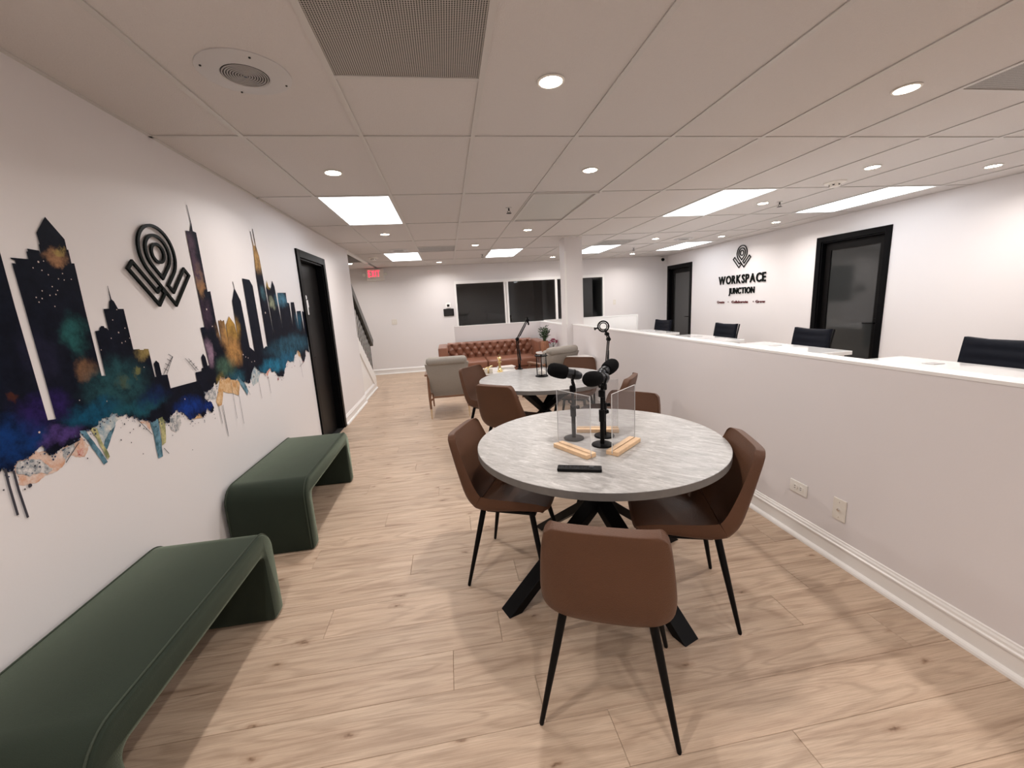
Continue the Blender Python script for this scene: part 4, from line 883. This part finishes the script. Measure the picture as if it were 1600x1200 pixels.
# ================================================================ MICROPHONES AND SHIELDS ON THE NEAR TABLE
TZ = .7497
def mic(label, base, head_dir, tip, tilt):
    """desk stand with a foam-capped microphone; head_dir = where the foam points (xy), tip = height of the pivot"""
    t = thing('microphone', label, 'microphone', (*base, TZ), 0, 'desk microphones')
    B().lathe([(.0005,0),(.050,0),(.052,.002),(.051,.006),(.046,.009),(.0005,.009)], 40).build('base', black_m, t, smooth=True)
    h = tip - TZ
    b = B(); b.tube([(0,0,.008), (0,0,.14)], .0105, 14); b.tube([(0,0,.12), (0,0,.155)], .0145, 14); b.tube([(0,0,.15), (0,0,h-.03)], .0075, 12); b.build('stand', black_m, t, smooth=True)
    b = B(); b.tube([(0,0,.165),(.022,.003,.165)], .005, 8); b.lathe([(.0005,0),(.009,0),(.010,.012),(.0005,.013)], 10, (.02,.003,.165), (1,.1,0)); b.lathe([(.010,-.012),(.015,-.010),(.015,.012),(.010,.014)], 14, (0,0,.165)); b.build('clamp_knob', black_m, t, smooth=True)
    d = Vector((head_dir[0], head_dir[1], 0)).normalized(); ax = (d + Vector((0,0,tilt))).normalized()
    side = Vector((-d.y, d.x, 0))
    b = B(); b.lathe([(.010,h-.055),(.016,h-.052),(.016,h-.025),(.010,h-.02)], 14); b.tube([(0,0,h-.035), Vector((0,0,h-.02)) - d*.006, Vector((0,0,h+.0))], [.010,.009,.008], 10)
    for s_ in (-1, 1): b.tube([Vector((0,0,h-.012)) + side*s_*.010, Vector((0,0,h+.022)) + side*s_*.022 - d*.0, Vector((0,0,h+.040)) + side*s_*.024], .0045, 8)
    b.build('yoke', black_m, t, smooth=True)
    c = Vector((0,0,h+.038))
    bd = B().lathe([(.0005,-.052),(.012,-.050),(.019,-.042),(.0235,-.025),(.0245,.0),(.0245,.030),(.022,.04),(.0005,.042)], 24, c, ax).build('body', micbody_m, t, smooth=True)
    B().lathe([(.0245,.026),(.030,.028),(.0345,.040),(.0365,.060),(.0365,.085),(.034,.103),(.028,.117),(.017,.126),(.0005,.129)], 28, c, ax).build('foam_cap', foam_m, bd, smooth=True)
    B().lathe([(.0255,-.012),(.0262,-.010),(.0262,-.004),(.0255,-.002)], 24, c, ax).build('band', black_m, bd, smooth=True)
    return t
mic('black microphone on the left, standing behind the left acrylic shield', (.594, 1.972), (-.95, .10), 1.050, .30)
mic('black microphone in the middle, its foam cap pointing towards the camera', (.696, 1.837), (-.62, -.45), 1.045, .10)
mic('black microphone behind the middle one, foam cap turned to the right', (.754, 1.961), (.72, .62), 1.050, .22)
def shield(label, c, d, L_, front):
    """wooden foot with a slot and an upright clear acrylic pane"""
    a = math.atan2(d[1], d[0]); t = thing('acrylic_shield', label, 'shield', (*c, TZ), a, 'acrylic table shields')
    for s_, nm in ((-1, 'wood_foot'), (1, 'wood_foot')):
        B().bbox(-L_/2, L_/2, .0028 if s_ > 0 else -.030, .030 if s_ > 0 else -.0028, 0, .020, .0015, 1).build(nm, pine_m, t)
    B().box(-L_/2+.004, L_/2-.004, -.0027, .0027, 0, .008).build('foot_core', pine_m, t)
    pw = L_/2 - .002
    pn = B().box(-pw+.001, pw-.001, -.0018, .0018, .008, .284).build('pane', acrylic_m, t)
    for bx in ((-pw, -pw+.001, -.0018, .0018, .008, .285), (pw-.001, pw, -.0018, .0018, .008, .285), (-pw, pw, -.0018, .0018, .284, .285)): B().box(*bx).build('pane_edge', edge_m, pn)
    return t
shield('clear acrylic shield on a pine foot, at the left of the near table', (.5375, 1.79), (.099, -.205), .228, 0)
shield('clear acrylic shield on a pine foot, at the right of the near table', (.777, 1.77), (.185, .156), .240, 0)
shield('clear acrylic shield on a pine foot, behind the microphones', (.750, 2.050), (.21, -.072), .222, 0)
# remote control
t = thing('remote_control', 'black remote control lying on the front of the near table', 'remote', (.494, 1.574, TZ), math.atan2(-.062, .172))
rb = B().bbox(-.092, .092, -.023, .023, 0, .015, .005, 2).build('body', black_m, t)
for i in range(9):
    for j in range(3):
        if (i, j) in ((6, 1),): continue
        B().bbox(-.070+i*.016-.004, -.070+i*.016+.004, -.012+j*.012-.003, -.012+j*.012+.003, .0145, .0168, .001, 1).build('button', micbody_m, rb)
B().lathe([(.0005,.0145),(.011,.0145),(.011,.0175),(.0005,.0175)], 18, (.050, 0, 0)).build('dial_pad', micbody_m, rb)

# ================================================================ BOOM ARMS AND HOURGLASS AT THE FAR TABLE
def boom(label, base, elbow, top, ring=False, rim=(0, 0)):
    t = thing('boom_arm', label, 'microphone arm', base, 0, 'folding microphone boom arms'); B0 = Vector(base)
    e = Vector(elbow)-B0; tp = Vector(top)-B0
    B().tube([(0,0,-.075),(0,0,.055)], .013, 12).build('clamp_post', black_m, t, smooth=True)
    dx = Vector((*rim, 0)).normalized()
    b = B(); b.box(-.02, .02, -.012, .055, .0015, .012, RZ(math.atan2(dx.y, dx.x)-PI/2)); b.box(-.02, .02, -.012, .045, -.075, -.062, RZ(math.atan2(dx.y, dx.x)-PI/2)); b.box(-.02, .02, -.014, -.004, -.075, .012, RZ(math.atan2(dx.y, dx.x)-PI/2)); b.build('clamp', black_m, t)
    s = Vector((.009, .004, 0))
    b = B(); b.tube([Vector((0,0,.05))+s, e+s], .006, 8); b.tube([Vector((0,0,.05))-s, e-s], .006, 8); b.build('lower_arm', black_m, t, smooth=True)
    b = B(); b.tube([e+s, tp+s], .0055, 8); b.tube([e-s, tp-s], .0055, 8); b.build('upper_arm', black_m, t, smooth=True)
    m1 = Vector((0,0,.05)).lerp(e, .15); m2 = Vector((0,0,.05)).lerp(e, .6)
    B().tube([m1 + Vector((.022,0,0)), m2 + Vector((.012,0,0))], .005, 8).build('spring', micbody_m, t, smooth=True)
    m1 = e.lerp(tp, .15); m2 = e.lerp(tp, .7)
    B().tube([m1 + Vector((.016,0,.004)), m2 + Vector((.014,0,.004))], .0045, 8).build('spring', micbody_m, t, smooth=True)
    for p in (e, tp): B().lathe([(.0005,-.018),(.018,-.018),(.018,.018),(.0005,.018)], 14, p, (0,1,0)).build('joint', black_m, t, smooth=True)
    if ring:
        c = tp + Vector((-.035, 0, .075))
        R = []; ax1 = Vector((.75, -.3, .2)).normalized(); ax2 = Vector((-.25, .1, 1)).normalized()
        for rr in (.050, .034): 
            pts = [c + (ax1*math.cos(2*PI*k/24) + ax2*math.sin(2*PI*k/24))*rr for k in range(25)]
            B().tube(pts, .0075 if rr > .04 else .005, 8, cap=False).build('shock_mount', black_m, t, smooth=True)
        for k in range(4): 
            a = k*PI/2+.6; u_ = ax1*math.cos(a)+ax2*math.sin(a); B().tube([c+u_*.034, c+u_*.05], .003, 6).build('elastic', micbody_m, t)
        B().tube([tp, tp.lerp(c, .5), c - ax2*.05], [.012,.011,.010], 8).build('mount_neck', black_m, t, smooth=True)
        b = B(); b.tube([c - ax1*.048, c - ax1*.078], .008, 8); b.lathe([(.0005,0),(.014,0),(.014,.014),(.0005,.014)], 8, c - ax1*.075, -ax1); b.build('knob', black_m, t)
    else:
        B().tube([tp, tp+Vector((.012,0,-.03)), tp+Vector((.012,0,-.05))], .009, 8).build('tip_thread', black_m, t, smooth=True)
        B().tube([tp, tp+Vector((.006,0,.03))], .011, 8).build('tip_joint', black_m, t, smooth=True)
    return t
boom('black folding boom arm clamped at the back edge of the far table', (.732, 4.383, .7515), (.712, 4.33, 1.079), (.83, 4.33, 1.27), rim=(.1, -1))
boom('black boom arm with a round shock mount at the far table by the divider', (1.472, 3.76, .7515), (1.515, 3.80, 1.064), (1.50, 3.80, 1.115), True, rim=(-1, 0))
t = thing('hourglass', 'hourglass with white sand in a black rod frame on the far table', 'hourglass', (.853, 3.835, TZ-.0007))
for z0 in (0, .197): B().lathe([(.0005,z0),(.062,z0),(.062,z0+.010),(.0005,z0+.010)], 28).build('end_plate', black_m, t, smooth=.5)
for k in range(3):
    a = k*2*PI/3+.3; c = Vector((.052*math.cos(a), .052*math.sin(a), 0)); rd = B().lathe([(.0005,.0),(.004,.01),(.004,.05),(.006,.1),(.004,.15),(.004,.197),(.0005,.205)], 8, c).build('rod', black_m, t, smooth=True)
    B().lathe([(.0005,.205),(.006,.207),(.007,.214),(.0005,.220)], 8, c).build('finial', black_m, rd, smooth=True)
gp = [(.018,.011),(.036,.020),(.042,.042),(.040,.062),(.026,.084),(.0055,.104),(.026,.124),(.040,.146),(.042,.166),(.036,.188),(.018,.196)]
B().lathe(gp, 28).build('glass_bulb', acrylic_m, t, smooth=True)
B().lathe([(.0005,.013),(.032,.0215),(.038,.042),(.036,.055),(.018,.068),(.0005,.074)], 24, cap=True).build('sand', sand_m, t, smooth=True)

# ================================================================ LOUNGE
# tufted sofa
SX0, SX1 = -.21, 1.80; SY0, SY1 = 7.52, 8.33
t = thing('sofa', 'tan leather button-tufted sofa against the low wall', 'sofa', ((SX0+SX1)/2, (SY0+SY1)/2, 0))
OX, OY = (SX0+SX1)/2, (SY0+SY1)/2
def L2(x0, x1, y0, y1): return (x0-OX, x1-OX, y0-OY, y1-OY)
B().bbox(*L2(SX0, SX1, SY0+.04, SY1-.02), .13, .30, .02, 2).build('base', sofa_m, t)
AW = .17
for a, c in ((SX0, SX0+AW), (SX1-AW, SX1)): B().bbox(*L2(a, c, SY0, SY1), .12, .74, .025, 3).build('arm', sofa_m, t, smooth=.6)
xm = (SX0+SX1)/2 - .12
for a, c in ((SX0+AW, xm), (xm, SX1-AW)): B().bbox(*L2(a+.004, c-.004, SY0-.01, SY1-.16), .30, .455, .035, 3).build('seat_cushion', sofa_m, t, smooth=.6)
# tufted back: a height field of diamond buttons
bx0, bx1, bz0, bz1 = SX0+AW, SX1-AW, .42, .755; nx, nz = 132, 30; b = B()
sp = (bx1-bx0)/11; btn = []
for r_ in range(3):
    for k in range(12):
        xk = bx0 + sp*(k + (0 if r_ % 2 else .5)); zk = bz0 + .055 + r_*.110
        if bx0+.02 < xk < bx1-.02: btn.append((xk, zk))
def depth(x, z):
    d = min(math.hypot((x-a)/.09, (z-c)/.09) for a, c in btn)
    v = .055*min(1, d)**.55
    u_ = (x-bx0)/sp; w_ = (z-bz0-.055)/.110
    for f in (u_-.5+w_/2, u_-.5-w_/2):
        e = abs(f-round(f)); v -= .018*max(0, 1-e/.11) if z < bz1-.03 else .018*max(0, 1-e/.11)*.3
    return v
vs = []
for j in range(nz+1):
    z = bz0 + (bz1-bz0)*j/nz
    for i in range(nx+1):
        x = bx0 + (bx1-bx0)*i/nx; tz = j/nz; rnd_ = .045*max(0, (tz-.86)/.14)**2
        vs.append((x-OX, SY1-.16-depth(x, z)+rnd_+.03-OY, z))
fs = [(j*(nx+1)+i, j*(nx+1)+i+1, (j+1)*(nx+1)+i+1, (j+1)*(nx+1)+i) for j in range(nz) for i in range(nx)]
K = len(vs); vs += [(bx0-OX, SY1-OY, bz0), (bx1-OX, SY1-OY, bz0), (bx1-OX, SY1-OY, bz1), (bx0-OX, SY1-OY, bz1)]
tr = [nz*(nx+1)+i for i in range(nx+1)]; br = [i for i in range(nx+1)]
fs += [tuple(tr + [K+2, K+3]), tuple(br[::-1] + [K, K+1]), (K, K+1, K+2, K+3), tuple([j*(nx+1) for j in range(nz+1)] + [K+3, K]), tuple([j*(nx+1)+nx for j in range(nz+1)][::-1] + [K+1, K+2])]
b.add(vs, fs); tb = b.build('tufted_back', sofa_m, t, smooth=.8)
b = B(); b.lathe([(.0005,0),(.009,.001),(.007,.006),(.0005,.008)], 8, (0,0,0), (0,-1,0)); bt = b.build('button', sofa_dark_m, tb); bt.location = (btn[0][0]-OX, SY1-.16+.025-OY-.004, btn[0][1])
for x, z in btn[1:]:
    q = bt.copy(); COL.objects.link(q); q.location = (x-OX, bt.location.y, z)
for x in (SX0+.09, SX1-.09):
    for y in (SY0+.09, SY1-.09): B().tube([(x-OX, y-OY, .13), (x-OX, y-OY, 0)], [.024, .014], 10).build('leg', walnut_m, t, smooth=.6)

def armchair(label, loc, rz):
    """light grey cushioned armchair with walnut frame, back towards -y"""
    t = thing('armchair', label, 'armchair', loc, rz, 'grey lounge armchairs')
    # legs and frame
    for sx in (-1, 1):
        b = B(); b.tube([(sx*.262, -.30, .60), (sx*.258, -.33, .30), (sx*.252, -.36, .13)], [.014,.018,.015], 8); lg = b.build('leg', walnut_m, t, smooth=.7)
        B().tube([(sx*.252, -.36, .135), (sx*.250, -.37, .0)], [.0152,.009], 8).build('leg_tip', plain('pale_leg_tip', (.62,.46,.30), .4) if 'pale_leg_tip' not in MATS else MATS['pale_leg_tip'], lg, smooth=.7)
        B().tube([(sx*.262, .08, .58), (sx*.256, .30, .30), (sx*.25, .37, 0)], [.014,.018,.009], 8).build('leg', walnut_m, t, smooth=.7)
        b = B(); b.bbox(sx*.275-.03, sx*.275+.03, -.32, .12, .57, .595, .008, 2, Matrix.Identity(4)); b.build('armrest', walnut_m, t)
        B().tube([(sx*.256, -.33, .27), (sx*.256, .34, .30)], .013, 8).build('side_rail', walnut_m, t, smooth=.7)
    b = B(); b.tube([(-.256, -.33, .235), (-.20, -.29, .275), (.20, -.29, .275), (.256, -.33, .235)], .013, 8); b.build('back_rail', walnut_m, t, smooth=.7)
    B().tube([(-.254, .34, .28), (.254, .34, .28)], .013, 8).build('front_rail', walnut_m, t, smooth=.7)
    # reclining back panel: wider at the top
    R = []
    for z, y, wd in ((.25, -.215, .205), (.735, -.377, .287)):
        R.append([Vector((-wd, y, z)), Vector((wd, y, z)), Vector((wd, y+.055, z+.012)), Vector((-wd, y+.055, z+.012))])
    b = B(); b.rings(R); b.build('back_panel', beige_m, t, smooth=.5, bevel=.008)
    b = B(); pts = [(-.255, -.335, .755), (-.20, -.34, .765), (.20, -.34, .765), (.255, -.335, .755)]
    M = Matrix.Translation((0, -.195, .55)) @ Matrix.Rotation(math.radians(17), 4, 'X')
    b.bbox(-.265, .265, -.055, .055, -.24, .235, .045, 4, M); b.build('back_cushion', beige_m, t, smooth=1.0)
    b = B(); b.bbox(-.268, .268, -.065, .055, -.055, .055, .05, 4, Matrix.Translation((0, -.335, .765))); b.build('head_roll', beige_m, t, smooth=1.0)
    b = B(); b.bbox(-.25, .25, -.20, .38, .30, .43, .04, 4); b.build('seat_cushion', beige_m, t, smooth=1.0)
    return t
armchair('light grey armchair with walnut legs, back to us, left of the far table', (-.055, 5.80, 0), -.01)
armchair('light grey armchair half hidden behind the far table, near the side table', (1.44, 5.99, 0), .40)

# coffee table with ornaments
t = thing('coffee_table', 'low white marble coffee table behind the far round table', 'coffee table', (.66, 6.46, 0))
b = B(); b.bbox(-.34, .34, -.30, .30, .405, .43, .006, 2); b.build('tabletop', marble_m, t)
for sx in (-1, 1):
    for sy in (-1, 1): B().tube([(sx*.29, sy*.24, .405), (sx*.31, sy*.26, 0)], .011, 8).build('leg', brass_m, t)
t = thing('chess_king_ornament', 'tall gold chess king figure on the coffee table', 'ornament', (.735, 6.25, .4302))
B().lathe([(.0005,0),(.042,0),(.044,.018),(.036,.024),(.040,.032),(.028,.045),(.020,.07),(.016,.12),(.018,.15),(.0005,.152)], 20).build('body', gold_m, t, smooth=.8)
B().lathe([(.014,.150),(.036,.152),(.034,.160),(.022,.165),(.0005,.166)], 20).build('collar', gold_m, t, smooth=.8)
B().lathe([(.015,.165),(.020,.19),(.034,.215),(.030,.222),(.016,.232),(.0005,.235)], 20).build('crown', gold_m, t, smooth=.8)
b = B(); b.lathe([(.0005,.233),(.010,.238),(.010,.246),(.0005,.252)], 10); b.box(-.004, .004, -.003, .003, .25, .275); b.box(-.012, .012, -.003, .003, .257, .265); b.build('cross', gold_m, t)
t = thing('ceramic_ornament', 'white ceramic block ornament with a gold loop, left of the chess king', 'ornament', (.555, 6.20, .4302))
b = B(); b.bbox(.0, .062, -.03, .03, 0, .085, .014, 3); b.bbox(-.07, -.012, -.03, .03, 0, .082, .014, 3); b.build('block', cream_m, t, smooth=.8)
b = B(); b.tube([(-.15, 0, .012), (-.10, -.01, .045), (-.05, -.01, .078), (-.01, 0, .088), (-.008, -.03, .06), (-.010, -.032, .0)], [.012,.014,.013,.012,.010,.008], 10); b.tube([(0, .01, .092), (.04, .01, .105), (.066, 0, .112)], [.008,.009,.011], 8); b.build('gold_loop', gold_m, t, smooth=.9)
for k, (dx, a, mt) in enumerate(((0, .1, cream_m), (.012, -.12, paper_m), (.03, .2, paper_m))):
    t = thing('magazine', ['thick pale book at the bottom of the pile on the coffee table', 'magazine in the middle of the coffee table pile', 'open-looking magazine on top of the coffee table pile'][k], 'magazine', (.86+dx*.4, 6.52, .4302 + [0, .0225, .0325][k]), a, 'reading pile on the coffee table')
    hh = [.022, .0095, .008][k]
    B().box(-.125, .125, -.09, .09, .0015, hh-.0015).build('pages', cap_m, t)
    for z0 in (0, hh-.0014): B().box(-.128, .128, -.093, .093, z0, z0+.0014).build('cover', mt, t)

# small marble side table by the divider wall
t = thing('side_table', 'small white marble side table with black legs beside the divider wall', 'side table', (1.775, 5.50, 0), 0)
B().bbox(-.15, .16, -.16, .16, .655, .678, .008, 2).build('tabletop', marble_m, t)
B().box(-.145, .155, -.155, .155, .64, .655).build('top_frame', black_m, t)
for sx in (-.135, .145):
    for sy in (-.145, .145): B().box(sx-.01, sx+.01, sy-.01, sy+.01, 0, .64).build('leg', black_m, t)
b = B(); 
for sx in (-.135, .145): b.box(sx-.008, sx+.008, -.135, .135, .0, .016)
b.build('foot_bar', black_m, t)
# corner table with plant and flowers
t = thing('corner_table', 'small round table holding the plants beside the sofa arm', 'side table', (1.68, 7.08, 0))
B().lathe([(.0005,.57),(.19,.57),(.195,.578),(.19,.586),(.0005,.586)], 32).build('tabletop', marble_m, t, smooth=.6)
B().tube([(0,0,.57),(0,0,.02)], .018, 12).build('pole', black_m, t, smooth=.8); B().lathe([(.0005,0),(.14,0),(.14,.012),(.0005,.02)], 28).build('base', black_m, t, smooth=.6)
t = thing('potted_plant', 'leafy green plant in a brown ribbed pot at the right end of the sofa', 'plant', (1.64, 7.03, .5862))
b = B(); R = []
for r_, z in ((.045,0),(.062,.03),(.070,.10),(.066,.17),(.058,.20),(.050,.20),(.050,.18)): R.append([Vector(((r_*(1+.05*(k % 2)))*math.cos(2*PI*k/28), (r_*(1+.05*(k % 2)))*math.sin(2*PI*k/28), z)) for k in range(28)])
b.rings(R); b.build('pot', pot_m, t)
lr = random.Random(3); leafm = None
for k in range(22):
    a = k*2.4; sp_ = lr.uniform(.02, .10); hh = lr.uniform(.14, .27); p0 = Vector((.01*math.cos(a), .01*math.sin(a), .18)); p1 = Vector((sp_*.5*math.cos(a), sp_*.5*math.sin(a), .18+hh*.5)); p2 = Vector((sp_*math.cos(a), sp_*math.sin(a), .18+hh))
    sm = B().tube([p0, p1, p2], [.003,.0025,.0015], 5).build('stem', leaf_m, t)
    for q in range(5):
        f = .35 + q*.16; c = p0.lerp(p2, f) if f <= 1 else p2; a2 = a + lr.uniform(-1.6, 1.6); l_ = lr.uniform(.05, .075)
        d = Vector((math.cos(a2), math.sin(a2), lr.uniform(.1, .9))).normalized(); n = d.cross(Vector((0,0,1))).normalized(); u_ = n.cross(d)*.006
        B().add([c, c+d*l_*.45+n*.019+u_, c+d*l_, c+d*l_*.45-n*.019+u_, c+d*l_*.5-u_*.5], [(0,1,4),(1,2,4),(2,3,4),(3,0,4)]).build('leaf', leaf_m, sm)
t = thing('flower_pot', 'magenta flowers in a small white pot beside the green plant', 'flowers', (1.805, 7.07, .5862))
B().lathe([(.0005,0),(.034,0),(.045,.05),(.048,.085),(.042,.085),(.038,.07),(.0005,.07)], 24).build('pot', cap_m, t, smooth=.8)
for k in range(13):
    a = k*2.4; r_ = .019*math.sqrt(k)*1.25; z = .16 + .05*math.cos(r_*22); c = Vector((r_*math.cos(a), r_*math.sin(a), z))
    sm = B().tube([(0,0,.07), c*.5 + Vector((0,0,.04)), c], .002, 5).build('stem', leaf_m, t)
    b = B()
    for q in range(6):
        a2 = q*PI/3; d = Vector((math.cos(a2), math.sin(a2), .5)).normalized(); n = Vector((-math.sin(a2), math.cos(a2), 0))
        b.add([c, c+d*.02+n*.016, c+d*.038+Vector((0,0,.004)), c+d*.02-n*.016], [(0,1,2,3)])
    b.lathe([(.0005,-.004),(.007,0),(.007,.008),(.0005,.012)], 8, c); b.build('flower', magenta_m, sm)

# ================================================================ OFFICE SIDE
DZ = .75
desk_lab = ['white gloss desk nearest the camera beyond the divider wall', 'second white gloss desk beyond the divider wall, with its end edge in view', 'third white desk beyond the divider wall', 'farthest white desk beyond the divider wall, by the far partition']
DY = [(2.08, 3.33), (3.82, 5.08), (5.48, 6.74), (7.22, 8.36)]
for k, (y0, y1) in enumerate(DY):
    yc = (y0+y1)/2; t = thing('desk', desk_lab[k], 'desk', (3.70, yc, 0), 0, 'white office desks'); hd = (y1-y0)/2
    B().bbox(-.62, .58, -hd, hd, DZ-.042, DZ, .003, 1).build('desktop', desk_m, t)
    for s_ in (-1, 1):
        B().box(-.58, .54, s_*(hd-.07)-.015, s_*(hd-.07)+.015, .02, DZ-.042).build('side_panel', cap_m, t)
    B().box(-.56, -.535, -hd+.09, hd-.09, .25, DZ-.042).build('modesty_panel', cap_m, t)
    B().bbox(.30, .42, .18-.03, .18+.03 if False else .24, DZ-.0015, DZ+.004, .002, 1).build('cable_grommet', vent_m, t)
    if k in (1, 2): B().box(-.1, .02, -hd-.004, -hd+.0, DZ-.05, DZ-.005).build('edge_clip', dark_m, t)  # added dark strip standing in for the black gap between desks
def office_chair(label, loc, rz):
    t = thing('office_chair', label, 'office chair', loc, rz, 'navy office chairs behind the desks')
    for k in range(5):
        a = k*2*PI/5+.3; e = Vector((.30*math.cos(a), .30*math.sin(a), .085)); ba = B().tube([(0,0,.11), e], [.022,.014], 8).build('base_arm', chrome_m, t, smooth=.8)
        B().lathe([(.0005,-.012),(.028,-.012),(.030,0),(.028,.012),(.0005,.012)], 14, e*1.0 + Vector((0,0,-.0545)), (-math.sin(a), math.cos(a), 0)).build('castor', black_m, ba, smooth=.8)
    B().tube([(0,0,.10),(0,0,.42)], .025, 12).build('gas_column', black_m, t, smooth=.8)
    B().bbox(-.26, .26, -.23, .27, .42, .50, .035, 3).build('seat', navy_m, t, smooth=1.0)
    # backrest: horizontally ribbed, curved pad, top a little dished
    b = B(); R = []; n = 15
    for j in range(22):
        f = j/21; z = .50 + .395*f; yb = -.235 - .055*f**1.3; rib = .005*abs(math.sin(f*PI*4.0))
        row_ = []
        for i in range(n): u_ = -1+2*i/(n-1); row_.append(Vector((u_*.285, yb + .020*(1-u_*u_)*-1 + .028 + rib*(1-abs(u_)**8) , z - (.020*(1-u_*u_)*f**4))))
        for i in range(n): u_ = 1-2*i/(n-1); row_.append(Vector((u_*.285, yb - .020*(1-u_*u_) - .018, z - (.020*(1-u_*u_)*f**4))))
        R.append(row_)
    b.rings(R); b.build('backrest', navy_m, t, smooth=.9, bevel=.004)
    B().box(-.29, .29, -.325, -.305, .885, .905).build('top_rail', black_m, t) if False else None
    for sx in (-1, 1):
        b = B(); b.tube([(sx*.285, -.22, .60), (sx*.30, -.10, .64), (sx*.30, .10, .64), (sx*.29, .16, .55), (sx*.26, .12, .45)], .014, 8); b.build('armrest', black_m, t, smooth=.9)
        B().tube([(sx*.289, -.255, .47), (sx*.289, -.285, .70), (sx*.288, -.325, .885)], .011, 8).build('back_frame', black_m, t, smooth=.9)
    return t
oc = None
for k, (yc, lab) in enumerate(((3.02, 'navy office chair at the nearest desk, cut by the right frame edge'), (5.03, 'navy office chair in front of the glass door in the right wall'), (6.84, 'navy office chair at the third desk, under the wall sign'), (9.06, 'farthest navy office chair beside the far dark door'))):
    if oc is None: oc = office_chair(lab, (4.68, yc, 0), PI/2)
    else: dup(oc, (4.68 if k < 3 else 4.70, yc, 0), PI/2 + (.12 if k == 3 else 0), lab)
# white partition at the far end of the desks
pt = thing('partition_panel', 'bright white framed partition behind the farthest desk', 'partition', (3.05, 8.60, 0))
B().box(-1.02, 1.02, -.018, .018, .02, 1.05).build('panel', cap_m, pt)
for a in ((-1.05, -1.02, -.025, .025, 0, 1.08), (1.02, 1.05, -.025, .025, 0, 1.08), (-1.02, 1.02, -.025, .025, 1.05, 1.08)): B().box(*a).build('panel_frame', desk_m, pt)
